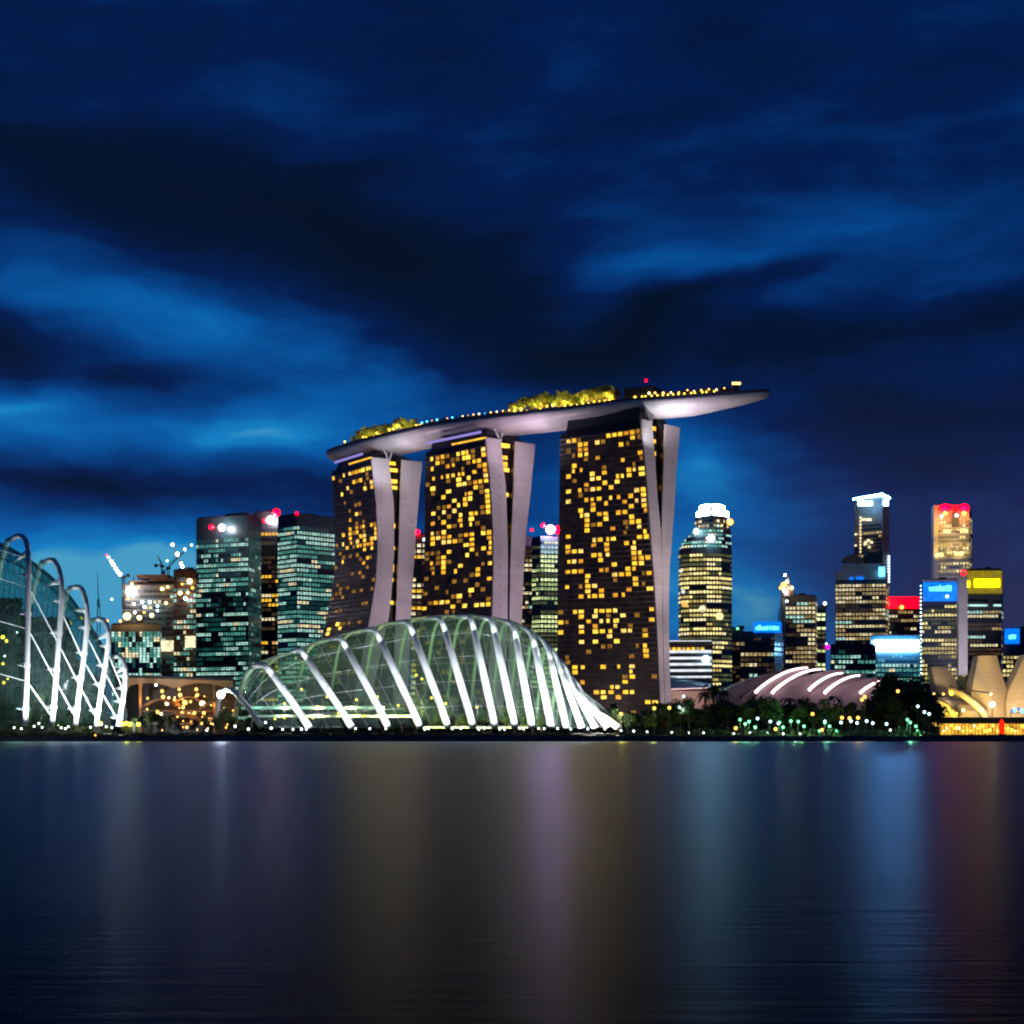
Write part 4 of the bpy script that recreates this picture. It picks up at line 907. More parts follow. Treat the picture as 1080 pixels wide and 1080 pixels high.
# ------------------------------------------------------------------ the city behind
def build_city():
    # --- left group
    t = tower('office_tower', 'dark office tower with broken teal floors and one big white roof light', [(207, 1500), (262, 1478), (275.5, 1520), (220, 1545)], 546, 1490, 'teal', .60, 'facade_teal', 4.3, 2.6, 11, persist=.62, edge_lit={1: .12}, dimp=.55, topgap=16)
    lamp_ball(t, 234, 556.5, 1480, 2.4, 'site_lamp', 'roof_light'); lamp_ball(t, 223, 556, 1485, 1.6, 'red_lamp', 'red_light')
    mb = MB(); mb.prism([PX(*p) for p in ((238, 1490.5), (261.5, 1480), (273, 1518), (240, 1525))], ZT(546, 1490) + .004, ZT(541, 1485)); mb.build('parapet', M['facade_dark'], t)
    t = tower('office_tower', 'narrow dark tower with stacked yellow windows and a red light on its roof corner', [(268, 1590), (294, 1585), (292, 1625), (270, 1630)], 541, 1590, 'amber', .36, 'facade_dark', 4.4, 3.4, 12, persist=.6, topgap=14, dark=.2)
    lamp_ball(t, 285.5, 548.5, 1580, 3.0, 'site_lamp', 'roof_light'); lamp_ball(t, 291.5, 540.5, 1583, 2.8, 'red_lamp', 'red_light'); lamp_ball(t, 279, 549, 1581, 1.4, 'red_lamp', 'red_light')
    t = tower('office_tower', 'broad glass office tower with bright teal ribbon floors, beside the dim left hotel tower', [(293, 1560), (313, 1538), (353, 1568), (330, 1600)], 542.5, 1538, 'teal', .72, 'facade_teal', 4.2, 3.2, 13, persist=.86, full=.25, dark=.1, dimp=.75, topgap=9)
    lamp_ball(t, 313, 541.5, 1537, 1.0, 'red_lamp', 'red_light')
    mb = MB(); a, b = P(325, 616, 1540), P(340, 624, 1540)
    # --- building site
    t = tower('site_block', 'low building under construction with teal lit strips and floodlights along its roof', [(117, 1380), (169, 1376), (170, 1410), (119, 1412)], 659, 1378, 'teal', .62, 'concrete', 4.2, 3.0, 14, 'building site', persist=.3, hfrac=(.05, .95))
    for (px, py, r, m) in ((134, 650, 2.59, 'site_amber'), (147, 651.5, 1.58, 'site_amber'), (160, 649, 1.44, 'site_amber'), (142, 646, 0.65, 'site_lamp'), (127, 655, .9, 'a_lamp'), (152, 646, .8, 'a_lamp'), (113, 655, 1.0, 'a_lamp')): lamp_ball(t, px, py, 1372, r, m, 'floodlight')
    t = tower('site_block', 'taller unfinished block with open lit floors behind the low floodlit site building', [(129, 1440), (184, 1436), (184, 1470), (131, 1472)], 617, 1438, 'teal', .30, 'concrete', 4.6, 3.6, 15, 'building site', persist=.5, brightp=.3, accp=.3)
    for (px, py, r, m) in ((136.5, 623, 2.30, 'site_lamp'), (139, 616, 1.01, 'site_amber'), (171, 621, 1.22, 'site_amber'), (177, 619, 0.86, 'site_amber'), (175, 636, 1.01, 'site_amber'), (141, 637, 0.72, 'site_lamp'), (150, 635, 1.2, 'b_lamp'), (158, 635, 1.2, 'b_lamp'), (152, 640, 1, 'b_lamp'), (166, 639, 1.0, 'b_lamp'), (166, 644, .9, 'b_lamp'), (135, 631, .9, 'a_lamp'), (146, 619, .8, 'a_lamp')): lamp_ball(t, px, py, 1433, r, m, 'floodlight')
    mb = MB()
    for (x0, x1, y, th_) in ((147, 180, 609, 3.0), (139, 158, 615, 2.4), (160, 184, 613, 3.0)):
        a, b = P(x0, y, 1452), P(x1, y, 1452); mb.box(((a.x + b.x) / 2, 1452, a.z), (b.x - a.x, 22, th_))
    for x in range(141, 184, 5): mb.tube([P(x, 618, 1444), P(x, 607, 1444)], .45, 4)
    mb.build('formwork', M['rust'], t)
    for (x0, x1, y0, y1) in ((169, 190, 675.5, 687),):
        panel(t, 'lit_bay', x0, x1, y0, y1, 1372 + 62, 'w_hi', 2)
    t = tower('site_block', 'rust-brown scaffolded tower core with amber site lights, next to the dark teal office tower', [(183, 1420), (207, 1417), (207, 1450), (188, 1452)], 602, 1418, 'teal', .4, 'rust', 4.4, 3.0, 16, 'building site', persist=.3, accp=.3)
    for (px, py, r, m) in ((200, 613, 1.87, 'site_amber'), (190, 625.5, 1.37, 'site_amber'), (198, 625, 0.94, 'site_amber'), (195.5, 631, 1.01, 'site_lamp'), (203, 620, 1.0, 'a_lamp'), (192, 616, .8, 'a_lamp')): lamp_ball(t, px, py, 1412, r, m, 'floodlight')
    panel(t, 'lit_bay', 195.5, 206, 671, 683, 1412, 'w_hi', 2)
    mb = MB()
    for y in (604, 611, 618): a, b = P(186, y, 1415), P(208, y, 1415); mb.box(((a.x + b.x) / 2, 1416, a.z), (b.x - a.x, 5, 1.2))
    for x in range(187, 208, 4): mb.tube([P(x, 632, 1413), P(x, 598 + (x % 3) * 2, 1413)], .35, 4)
    mb.build('scaffold', M['rust'], t)
    cg = 'tower cranes over the building site'
    def crane(label, mast, D, jib, back, lamps, mat_='dark_steel', thick=.8):
        c = thing('tower_crane', label, 'crane', (PX(mast[0], D)[0], D, GZ), cg)
        mb = MB(); z0, z1 = P(mast[0], mast[1], D), P(mast[0], mast[2], D)
        for sx in (-1, 1):
            for sy in (-1, 1): mb.tube([z0 + Vector((sx * thick, sy * thick, 0)), z1 + Vector((sx * thick, sy * thick, 0))], .28, 4)
        k = 0; z = z0.z
        while z < z1.z - 2: s = 1 if k % 2 else -1; mb.tube([Vector((z0.x - s * thick, D - thick, z)), Vector((z0.x + s * thick, D - thick, z + 2))], .2, 4); z += 2; k += 1
        mb.build('mast', M[mat_], c)
        mb = MB(); mb.box(z1 + Vector((0, 0, .8)), (3.4, 3, 2.2)); mb.build('cab', M[mat_], c)
        a, b = P(*jib[0], D), P(*jib[1], D); mb = MB(); mb.tube([a, b], .45, 4); mb.tube([a + Vector((0, 0, 2.2)), b], .35, 4); n = 10
        for k in range(n): mb.tube([a.lerp(b, k / n), (a + Vector((0, 0, 2.2))).lerp(b, (k + .5) / n)], .22, 4)
        mb.build('jib', M[mat_], c)
        a, b = P(*back[0], D), P(*back[1], D); mb = MB(); mb.tube([a, b], .6, 4); mb.box(b + Vector((0, 0, -.8)), (2.6, 2, 2.6)); mb.build('counter_jib', M[mat_], c)
        for (px, py, r, m) in lamps: lamp_ball(c, px, py, D - 1.5, r * .72, m, 'jib_lamp')
    crane('crane whose raised jib carries a bright string of white lamps, left of the site', (130, 640, 610), 1395, ((129, 609), (113, 585)), ((130, 610), (135, 606)),
          [(114.5, 588, 0.94, 'site_lamp'), (117.5, 592.5, 1.30, 'site_lamp'), (119.5, 595.5, 1.44, 'site_lamp'), (122, 599.5, 1.37, 'site_lamp'), (124.5, 603, 1.44, 'site_lamp'), (126.5, 605.5, 1.51, 'site_lamp'), (118, 632, 1.1, 'b_lamp'), (112.5, 585.5, .6, 'red_lamp')])
    crane('small dark unlit crane silhouetted on the middle of the building site', (171, 617, 598), 1455, ((171, 597), (166, 586)), ((171, 596), (164.5, 595.5)), [], thick=.6)
    crane('crane with scattered white lamps on its steep jib, just left of the dark teal tower', (192.5, 606, 601), 1430, ((192, 600), (182, 574)), ((193, 601), (199, 599)),
          [(182, 574.5, 1.37, 'site_lamp'), (187, 584.5, 1.66, 'site_lamp'), (191, 594, 1.01, 'site_lamp'), (192.3, 597.5, 1.30, 'site_lamp')])
    crane('thin crane with three white lamps whose jib points up towards the dark teal tower', (177.5, 612, 600), 1462, ((178, 598), (203, 573.5)), ((177, 599), (172.5, 603)),
          [(195, 579.5, 1.5, 'b_lamp'), (202, 574.8, 1.2, 'b_lamp'), (176.3, 591.5, 1.1, 'b_lamp')])
    m = thing('radio_mast', 'thin dark radio mast rising behind the hooped glass dome', 'mast', (PX(104, 1300)[0], 1300, GZ))
    mb = MB(); x, y = PX(104, 1300)
    for sx in (-1, 1): mb.tube([(x + sx * 2.2, y, GZ), (x + sx * .9, y, ZT(632, 1300))], .35, 4)
    for k in range(14): z = GZ + k * 7; s = 1 if k % 2 else -1; mb.tube([(x - s * (2.2 - k * .09), y, z), (x + s * (2.1 - k * .09), y, z + 7)], .22, 4)
    mb.build('lattice', M['rust'], m); mb = MB(); mb.tube([(x, y, ZT(640, 1300)), (x - .9, y, ZT(603, 1300))], [.5, .15], 5); mb.build('antenna', M['dark_steel'], m)
    # --- between the hotel towers
    t = tower('office_tower', 'slim tower with warm yellow windows seen between left and middle hotel towers', rect(433, 451, 1560, 30), 566, 1560, 'amber', .62, 'facade_dark', 5.2, 4.5, 17, persist=.5, brightp=.5)
    lamp_ball(t, 440, 561.5, 1555, 2.0, 'red_lamp', 'red_light'); lamp_ball(t, 447.5, 569, 1555, 1.2, 'b_lamp', 'white_light')
    t = tower('office_tower', 'yellow-green lit tower with a dazzling roof lamp between two hotel towers', [(561, 1700), (570, 1690), (592, 1696), (590, 1730), (563, 1735)], 567, 1690, 'green', .90, 'facade_teal', 4.6, 3.6, 18, persist=.82, dimp=.6, edge_lit={0: .4})
    lamp_ball(t, 580.5, 558.5, 1685, 3.5, 'roof_lamp', 'roof_lamp'); lamp_ball(t, 589, 559, 1683, 3.4, 'red_lamp', 'red_light'); lamp_ball(t, 573, 554, 1690, 1.6, 'red_lamp', 'red_light')
    t = tower('office_tower', 'dark slim tower with a few amber windows tucked behind the middle hotel tower', rect(545, 562, 1760, 30), 568, 1760, 'warm', .22, 'facade_dark', 4.8, 4.0, 19, persist=.4)
    lamp_ball(t, 561, 559, 1755, 1.1, 'red_lamp', 'red_light')
    # --- right group
    # stepped tower with the white crown
    D = 1600
    def lower(f):
        y = 720 + (577 - 720) * f
        return None
    cx, cy = PX(744, D); t = thing('crowned_tower', 'tall rounded tower with glowing white crown rings and pale yellow floors, right of the hotel', 'office tower', (cx, cy + 15, GZ))
    fp = [(715.8, 1612), (718, 1602), (727, 1594), (745, 1589), (761, 1592), (772, 1604), (771, 1640), (718, 1640)]
    xy = [PX(*p) for p in fp]
    zA = ZT(578, 1592); mb = MB(); mb.prism(xy, GZ, zA)
    def shr(l, r, back=0): # narrower storeys towards the top: rounded shoulder on the left
        return [PX(l + (p - 715.8) / (772 - 715.8) * (r - l), d) for p, d in fp]
    steps = [(578, 574, 717, 771.5), (574, 570, 719, 771.5), (570, 566, 722, 771), (566, 562, 726, 771), (562, 557.5, 730, 771), (557.5, 544, 733, 770)]
    for (ya, yb, l, r) in steps: mb.prism(shr(l, r), ZT(ya, 1592) + .002, ZT(yb, 1592))
    mb.build('wall', M['facade_grey'], t); rng = random.Random(23)
    bands(t, xy, GZ + 30, zA - 1, 4.3, 3.2, 'yellow', .86, rng, full=.3, dark=.06, persist=.8, dimp=.8, edge_lit={3: 1.0, 4: .30, 5: .25}, brightp=.6)
    for (ya, yb, l, r) in steps[:5]: bands(t, shr(l, r), ZT(ya, 1592), ZT(yb, 1592) + .4, 3.5, 3.2, 'teal', .8, rng, brightp=.6, full=.5, dark=0, edge_lit={4: .3, 5: .3})
    bands(t, shr(733, 770), ZT(557, 1592), ZT(544, 1592), 4.3, 3.2, 'warm', .45, rng, persist=.5)
    for (ya, yb, l, r) in ((543.3, 538.2, 734.5, 768.5), (536, 532, 737.5, 764.5)):
        mb = MB(); mb.prism(shr(l, r), ZT(ya, 1592), ZT(yb, 1592)); mb.build('crown_ring', M['crown_white'], t)
    mb = MB(); mb.prism(shr(740, 761), ZT(544, 1592), ZT(531, 1592)); mb.build('roof', M['facade_grey'], t)
    lamp_ball(t, 734.5, 560.5, 1588, 2.3, 'face_lamp', 'facade_lamp'); lamp_ball(t, 750, 568, 1583, 2.9, 'face_lamp', 'facade_lamp'); lamp_ball(t, 770, 550.5, 1588, 2.6, 'a_lamp', 'amber_lamp')
    for (px, py, r, m_) in ((722, 637, 2.2, 'o_hi'), (741, 642, 2.4, 'w_hi'), (759, 650, 2.6, 'y_hi'), (720.5, 624, 1.4, 'stripe'), (718, 602, 1.2, 'stripe')): lamp_ball(t, px, py, 1586, r, m_, 'lit_room')
    # striped low building
    t = thing('striped_building', 'low block striped with white fluorescent floors, right of the widest hotel tower', 'building', (*PX(728, 1350), GZ))
    xy = [PX(*p) for p in ((700, 1350), (751, 1345), (751, 1390), (702, 1390))]; mb = MB(); mb.prism(xy, GZ, ZT(676.5, 1350)); mb.build('wall', M['facade_dark'], t)
    for y, w_ in ((676.5, .7), (688.8, 2.2), (695.5, 2.0), (702, 2.0), (708.5, 1.9), (715, 1.5)):
        a, b = P(702, y, 1348), P(750.6, y - .2, 1343.4); mb = MB(); mb.hexa([a, b, b + Vector((0, .5, 0)), a + Vector((0, .5, 0)), a + Vector((0, 0, w_)), b + Vector((0, 0, w_)), b + Vector((0, .5, w_)), a + Vector((0, .5, w_))]); mb.build('floor_light', M['stripe'], t)
    for k in range(9): a = P(706 + k * 5, 684.5, 1346); mb = MB(); mb.box(a, (2.6, .6, 2.4)); mb.build('window', M['hotel_win' if k % 3 else 'w_mid'], t)
    lamp_ball(t, 744.5, 695.5, 1341, 2.6, 'face_lamp', 'sign_lamp')
    t = tower('dark_tower', 'thin dark tower with a small green roof light, right of the crowned tower', rect(772, 784, 1640, 30), 664, 1640, 'warm', .06, 'facade_dark', 4.5, 4, 24, 'building')
    lamp_ball(t, 778, 663, 1632, 1.0, 'g_lamp', 'roof_light')
    t = tower('brown_block', 'low brown office block with a long blue rooftop sign', [(781, 1500), (817, 1496), (826, 1510), (824, 1540), (784, 1540)], 667.5, 1496, 'warm', .30, 'facade_brown', 4.6, 3.6, 25, 'office building', persist=.55, edge_lit={1: 0})
    panel(t, 'sign', 795, 824, 656, 667, 1494, 'sign_blue', 2); glyphs(t, 797, 822, 659, 664.5, 1492.5, 'sign_cyan', 9, 3)
    mb = MB(); mb.tube([P(821.5, 656, 1505), P(821.5, 642, 1505)], [.7, .3], 5); mb.build('spire', M['dark_steel'], t)
    t = tower('office_tower', 'beige-edged office tower topped by an orange lit cupola', [(824, 1690), (860, 1686), (862, 1720), (827, 1722)], 629, 1688, 'warm', .48, 'facade_brown', 4.4, 3.6, 26, persist=.75, accp=.2)
    panel(t, 'pilaster', 823, 828.5, 631, 712, 1685, 'facade_pale', 3)
    mb = MB(); c0 = P(831, 629, 1692)
    mb.loft([[c0 + Vector((math.cos(a * .785) * r, math.sin(a * .785) * r, z)) for a in range(8)] for r, z in ((7, 0), (7, 4), (5.6, 8), (3, 12), (1.2, 16), (.4, 21))]); mb.build('cupola', M['facade_pale'], t)
    for (px, py, r, m_) in ((826.5, 617, 2.4, 'a_lamp'), (830, 613.5, 1.44, 'site_amber'), (835, 620, 1.44, 'site_amber'), (827, 623, 1.01, 'site_lamp'), (828, 606.5, 0.94, 'site_lamp'), (823.5, 620, 1.5, 'a_lamp'), (830, 634, .9, 'w_lamp')): lamp_ball(t, px, py, 1682, r, m_, 'cupola_lamp')
    t = tower('office_block', 'narrow block with a cluster of pale green windows, right of the cupola tower', rect(861, 871, 1730, 25), 642, 1730, 'green', .42, 'facade_dark', 4.6, 4, 27, 'office building', persist=.7, dark=.3)
    lamp_ball(t, 870, 636.5, 1728, 1.5, 'w_lamp', 'roof_lamp'); lamp_ball(t, 873, 682.5, 1722, 1.8, 'magenta', 'magenta_lamp'); lamp_ball(t, 871.5, 679, 1722, .8, 'w_lamp', 'white_lamp')
    mb = MB(); mb.tube([P(870, 643, 1729), P(870, 637, 1729)], .3, 5); mb.build('lamp_mast', M['dark_steel'], t)
    t = tower('office_block', 'low dark glass block with scattered teal windows behind the vaulted roofs', rect(876, 924, 1480, 40), 681, 1480, 'teal', .38, 'facade_dark', 4.4, 3.2, 28, 'office building', persist=.55)
    t = tower('office_tower', 'bulky stepped office tower with a rounded attic and rows of pale yellow windows', [(881, 1760), (934, 1752), (938, 1790), (885, 1796)], 613, 1755, 'warm', .66, 'facade_grey', 4.2, 3.3, 29, persist=.72, brightp=.4)
    mb = MB(); mb.prism([PX(*p) for p in ((881, 1760), (934, 1752), (937, 1788), (886, 1794))], ZT(613, 1755) + 1.7, ZT(602, 1755)); mb.prism([PX(*p) for p in ((888, 1764), (929, 1760), (930, 1786), (890, 1788))], ZT(602, 1755) + .003, ZT(594, 1755))
    mb.build('upper_storey', M['facade_pale'], t); mb = MB(); secs = []
    for k in range(13):
        a = math.pi * k / 12; px = 899.5 - 12.5 * math.cos(a); y = 594 - 9 * math.sin(a); secs.append([P(px, y, 1762), P(px, y, 1785), P(px, 594.05, 1785), P(px, 594.05, 1762)])
    mb.loft(secs); mb.build('barrel_roof', M['facade_brown'], t)
    panel(t, 'plant_room', 913, 929, 583, 594, 1770, 'facade_dark', 18)
    panel(t, 'sign', 927, 933, 598, 608, 1749, 'sign_cyan', 1.5); panel(t, 'blue_sign', 903, 911, 608.5, 611, 1750, 'sign_blue', 1.5)
    panel(t, 'blue_sign', 896, 900, 609, 611.5, 1751, 'sign_blue', 1.5)
    t = tower('office_tower', 'tallest slab tower with a white lit roof rim, behind the stepped tower', [(901, 2010), (930, 1985), (937.5, 2000), (909, 2030)], 524.5, 1990, 'warm', .06, 'facade_brown', 4.4, 4, 30, dimp=.25, edge_lit={1: 0}, topgap=26)
    for (a, b) in (((900.5, 526.6, 2012), (930, 521.5, 1984)), ((930, 521.5, 1984), (938, 525.5, 2000))):
        a, b = P(*a), P(*b); mb = MB(); mb.tube([a, b], 1.5, 4); mb.build('roof_rim', M['sign_white'], t)
    panel(t, 'roof_sign', 905, 920, 529, 533, 1981, 'sign_white', 2); panel(t, 'roof_sign', 932.5, 936.5, 528, 533.5, 1984, 'sign_white', 2)
    for k in range(11): a = P(907.5, 546 + k * 3.6, 1993); mb = MB(); mb.box(a, (1.9, .6, 2.6)); mb.build('stair_window', M['w_hi'], t)
    a = P(914, 548, 1990); mb = MB(); mb.box(a, (12, .6, 3)); mb.build('lit_floor', M['w_hi'], t)
    panel(t, 'end_wall', 930.5, 937.6, 533.5, 612, 1981, 'facade_pale', 2)
    for (px, py) in ((913, 572), (916, 570), (919, 572), (917, 577), (912, 574)): a = P(px, py, 1990); mb = MB(); mb.box(a, (3.2, .6, 2.8)); mb.build('window', M['w_hi'], t)
    for k in range(9): lamp_ball(t, 937.6, 587 + k * 3.3, 1979, .85, 'b_lamp', 'edge_lamp')
    t = tower('office_block', 'mid-rise block with a glowing red roof sign and warm window bands', rect(937, 970, 1810, 35), 641, 1810, 'warm', .60, 'facade_dark', 4.4, 3.4, 31, 'office building', persist=.8)
    panel(t, 'roof_sign', 937.5, 969, 629.5, 641.5, 1806, 'sign_red', 3); glyphs(t, 940, 966, 632, 639, 1804, 'sign_red', 7, 5)
    lamp_ball(t, 951, 640.5, 1802, 1.8, 'a_lamp', 'roof_lamp')
    t = tower('sign_building', 'low building carrying the brilliant white sign panel in front of the towers', rect(918, 971, 1560, 40), 671, 1560, 'teal', .34, 'facade_teal', 4.4, 3.4, 32, 'office building', persist=.6, dimp=.6)
    panel(t, 'sign', 922, 969, 675.5, 687, 1556, 'sign_white', 2)
    t = tower('office_tower', 'office tower with a bright blue roof sign and yellow lit lower floors', [(971.5, 1750), (1010, 1746), (1009, 1785), (974, 1786)], 612, 1748, 'yellow', .55, 'facade_dark', 4.3, 3.3, 33, persist=.75, topgap=24)
    panel(t, 'sign_board', 974, 1008.5, 614, 634, 1743, 'sign_blue', 2); glyphs(t, 979.5, 1003.5, 617, 623.5, 1741, 'sign_cyan', 11, 8); lamp_ball(t, 999, 629, 1740, 1.3, 'b_lamp', 'sign_lamp')
    panel(t, 'white_fin', 1009.8, 1019.3, 611, 712, 1738, 'facade_pale', 9)
    mb = MB(); a = P(973, 612, 1742); mb.box((PX(991, 1744)[0], 1744, ZT(612.6, 1744)), (36, 2.5, 1.6)); mb.build('roof_edge', M['facade_pale'], t)
    for k in range(24): lamp_ball(t, 971.2, 618 + k * 4, 1742, .55, 'b_lamp', 'edge_lamp')
    # tall floodlit tower with red lamps
    t = tower('office_tower', 'tall pale tower bathed in yellow floodlight with two red lamps on top', [(988, 1960), (1022, 1952), (1025, 1985), (991, 1990)], 537, 1955, 'yellow', .6, 'facade_pale', 4.3, 3.6, 34, persist=.55, dimp=.9, brightp=.4, topgap=7)
    panel(t, 'side_fin', 983.5, 988.4, 533.5, 612, 1956, 'facade_pale', 12)
    mb = MB()
    for (ya, yb, gr) in ((562, 564, 1.5), (587, 589, 2.5)): mb.prism([PX(*p) for p in ((986, 1956), (1023.5, 1948), (1026, 1986), (990, 1991))], ZT(yb, 1950), ZT(ya, 1950))
    mb.build('ledge', M['facade_pale'], t)
    panel(t, 'red_bloom_panel', 990, 1021.5, 532.8, 538, 1949, 'sign_red', 1.5); panel(t, 'recess_shade_panel', 1003.5, 1011, 540, 556, 1951.2, 'dark_steel', 1)  # red panel imitates the lamps' bloom; dark panel paints a recess's shade
    for px in (997, 1017):
        lamp_ball(t, px, 536.5, 1946, 4.3, 'red_lamp', 'red_lamp'); lamp_ball(t, px, 541, 1945, 2.4, 'a_lamp', 'amber_lamp')
    lamp_ball(t, 993, 544.5, 1945, 1.4, 'w_lamp', 'white_lamp'); lamp_ball(t, 1009, 543.5, 1945, 1.6, 'w_lamp', 'white_lamp')
    for (px, py) in ((986.3, 567), (998.5, 562), (1017, 561)): spot(P(px, py, 1928), P(px, py - 22, 1956), TOWER_P, (1, .64, .12), 80, .8, 1)
    for (px, py) in ((991, 586.5), (1011.5, 586.5)): spot(P(px, py + 1, 1930), P(px, py - 16, 1955), TOWER_P * 1.2, (1, .68, .16), 90, .8, 1)
    for (px, py, w_) in ((991, 585, 9), (1011.5, 584, 11), (998.5, 560.5, 8), (1017, 560, 9)): a = P(px, py, 1947); mb = MB(); mb.box(a, (w_, 1, 4)); mb.build('ledge_lamp', M['y_hi'], t)
    t = tower('office_tower', 'dark banded tower with a glowing yellow sign box on top', [(1019.5, 1810), (1056, 1806), (1058, 1840), (1022, 1842)], 601, 1808, 'warm', .30, 'facade_dark', 4.4, 3.4, 35, persist=.88, full=.05, dark=.35, accp=.25, topgap=42)
    panel(t, 'sign_box', 1020.5, 1056.5, 602, 626, 1802, 'sign_olive', 3); panel(t, 'lettering', 1028, 1054, 611, 619, 1799.5, 'sign_yellow', 1); panel(t, 'emblem', 1017.5, 1022.5, 613, 619, 1799.5, 'sign_yellow', 1)
    mb = MB(); c0 = P(1016.5, 604, 1798); mb.tube([c0 + Vector((math.cos(k * .5236) * 2.8, 0, math.sin(k * .5236) * 2.8)) for k in range(13)], .7, 5); mb.build('red_emblem', M['sign_red'], t)
    panel(t, 'lit_floor', 1020, 1042, 637.5, 639.5, 1801, 't_hi', 1); panel(t, 'lit_floor', 1048, 1056, 637.5, 639.5, 1801, 't_hi', 1)
    t = tower('office_block', 'office block with a round blue sign at the right edge of the skyline', rect(1057.5, 1100, 1700, 40), 664, 1700, 'yellow', .5, 'facade_dark', 4.4, 3.6, 36, 'office building', persist=.6, topgap=22)
    panel(t, 'sign_board', 1060, 1075, 663, 679, 1695, 'sign_blue', 2); glyphs(t, 1064, 1072, 668, 674, 1693, 'sign_cyan', 3, 4)
    # lilac light on the fin and the pale walls
    spot(P(1030, 760, 1640), P(1014, 660, 1740), 900000, (.86, .82, 1), 50, .8, 2)
    spot(P(985, 640, 1900), P(992, 605, 1956), 120000, (.7, .65, 1), 70, .8, 2)
TOWER_P = 52000

# ------------------------------------------------------------------ convention hall, museum, promenade, entrance canopy
def build_low():
    # vaulted hall
    hall = thing('convention_hall', 'long hall with overlapping curved metal roofs edged by glowing pink-white arcs', 'hall', (*PX(840, 1150), GZ))
    D = 1120
    def vault(x0, y0, x1, y1, bulge, Dn, Df, name):
        """A curved roof shell: an arc from the eave (x0, y0) up to the crest (x1, y1), drawn back in depth."""
        secs = []
        for k in range(17):
            f = k / 16; x = x0 + (x1 - x0) * f; y = y0 + (y1 - y0) * math.sin(f * math.pi / 2) ** .85
            a = P(x, y, Dn); b = a + Vector((0, Df, 0)); secs.append([a, b, b - Vector((0, 0, 1.2)), a - Vector((0, 0, 1.2))])
        mb = MB(); mb.loft(secs); return mb.build(name, M['roof_lilac'], hall, smooth=False)
    vault(755, 735, 850, 705, 0, D + 40, 60, 'roof_shell'); vault(783, 735, 868, 706, 0, D + 30, 12, 'roof_shell')
    vault(797, 735, 852, 705, 0, D + 18, 30, 'roof_shell'); vault(814, 735, 890, 706, 0, D + 8, 24, 'roof_shell')
    vault(852, 735, 912, 710, 0, D, 26, 'roof_shell'); vault(868, 736, 938, 713, 0, D - 8, 26, 'roof_shell'); vault(906, 736, 946, 717, 0, D - 16, 30, 'roof_shell')
    for (x0, y0, x1, y1, Dn) in ((757, 735, 850, 704.5, D + 38), (797, 735, 852, 704.8, D + 17), (814, 735, 890, 705.8, D + 7), (853, 735, 913, 709.8, D - 1), (869, 736, 938, 712.8, D - 9), (907, 736, 947, 716.8, D - 17)):
        secs = []
        for k in range(17):      # the sheet-metal face that slopes down from each arc
            f = k / 16; x = x0 + (x1 - x0) * f; y = y0 + (y1 - y0) * math.sin(f * math.pi / 2) ** .85; a = P(x, y + .2, Dn + .4)
            secs.append([a, Vector((a.x + 3, Dn - 4, GZ)), Vector((a.x + 3, Dn - 3.2, GZ)), a + Vector((0, .8, 0))])
        mb = MB(); mb.loft(secs); mb.build('roof_face', M['roof_lilac'], hall)
    for (x0, y0, x1, y1, Dn) in ((796.5, 731, 852, 704.5, D + 16), (814, 731.5, 866, 706.2, D + 6), (853, 728.5, 889, 710.2, D - 2), (869.5, 731.5, 907, 712.8, D - 10), (907, 731.5, 937, 717.5, D - 18)):
        pts = [P(x0 + (x1 - x0) * f, y0 + (y1 - y0) * math.sin(f * math.pi / 2) ** .85 - .3, Dn) for f in [k / 14 for k in range(15)]]
        mb = MB(); mb.tube(pts, [.95 - .5 * k / 14 for k in range(15)], 6); mb.build('arc_light', M['arc_pink'], hall, smooth=True)
    mb = MB(); mb.prism([PX(757, D + 60), PX(940, D + 20), PX(945, D + 90), PX(760, D + 110)], GZ, ZT(727, D + 20)); mb.build('wall', M['facade_brown'], hall)
    low = thing('low_pavilion', 'low pavilion with a pinkish sloping roof behind the foot of the widest hotel tower', 'pavilion', (*PX(730, 1250), GZ))
    mb = MB(); a = [P(700, 728, 1240), P(752, 726, 1240), P(752, 722, 1275), P(700, 713.5, 1275)]; mb.hexa(a + [p + Vector((0, 0, .8)) for p in a]); mb.build('roof', M['hotel_end'], low)
    mb = MB(); mb.prism([PX(700, 1241), PX(790, 1241), PX(788, 1280), PX(700, 1280)], GZ, ZT(728.6, 1241)); mb.build('wall', M['facade_brown'], low)
    spot(P(728, 742, 1205), P(728, 722, 1258), 110000, (1, .68, .66), 70, .8, 1)
    spot(P(830, 745, 1075), P(850, 712, 1140), 20000, (1, .72, .80), 110, .9, 1.5); spot(P(905, 745, 1070), P(915, 718, 1110), 10000, (1, .72, .80), 100, .9, 1.5)
    # museum shaped like an opening flower
    mus = thing('lotus_museum', 'cream museum of curved upright petals, lit warm, at the right edge by the water', 'museum', P(1045, 775, 800))
    def petal(outline, depth, D, tilt, name, m='petal', bulge=.2):
        """outline: rows (y, xl, xr) from base to tip; each row is a boat-shaped slice with real depth."""
        secs = []
        n = len(outline)
        for k, (y, xl, xr) in enumerate(outline):
            f = k / (n - 1); a, b = P(xl, y, D), P(xr, y, D); dd = depth * (1 - .45 * f); off = tilt * f; w = b.x - a.x; sec = []
            for j in range(9): g = j / 8; sec.append(Vector((a.x + w * g, D + off - math.sin(math.pi * g) * w * bulge, a.z)))
            for j in range(9): g = 1 - j / 8; sec.append(Vector((a.x + w * g, D + off + dd + math.sin(math.pi * g) * w * .08, a.z)))
            secs.append(sec)
        mb = MB(); mb.loft(secs); return mb.build(name, M[m], mus, smooth=False)
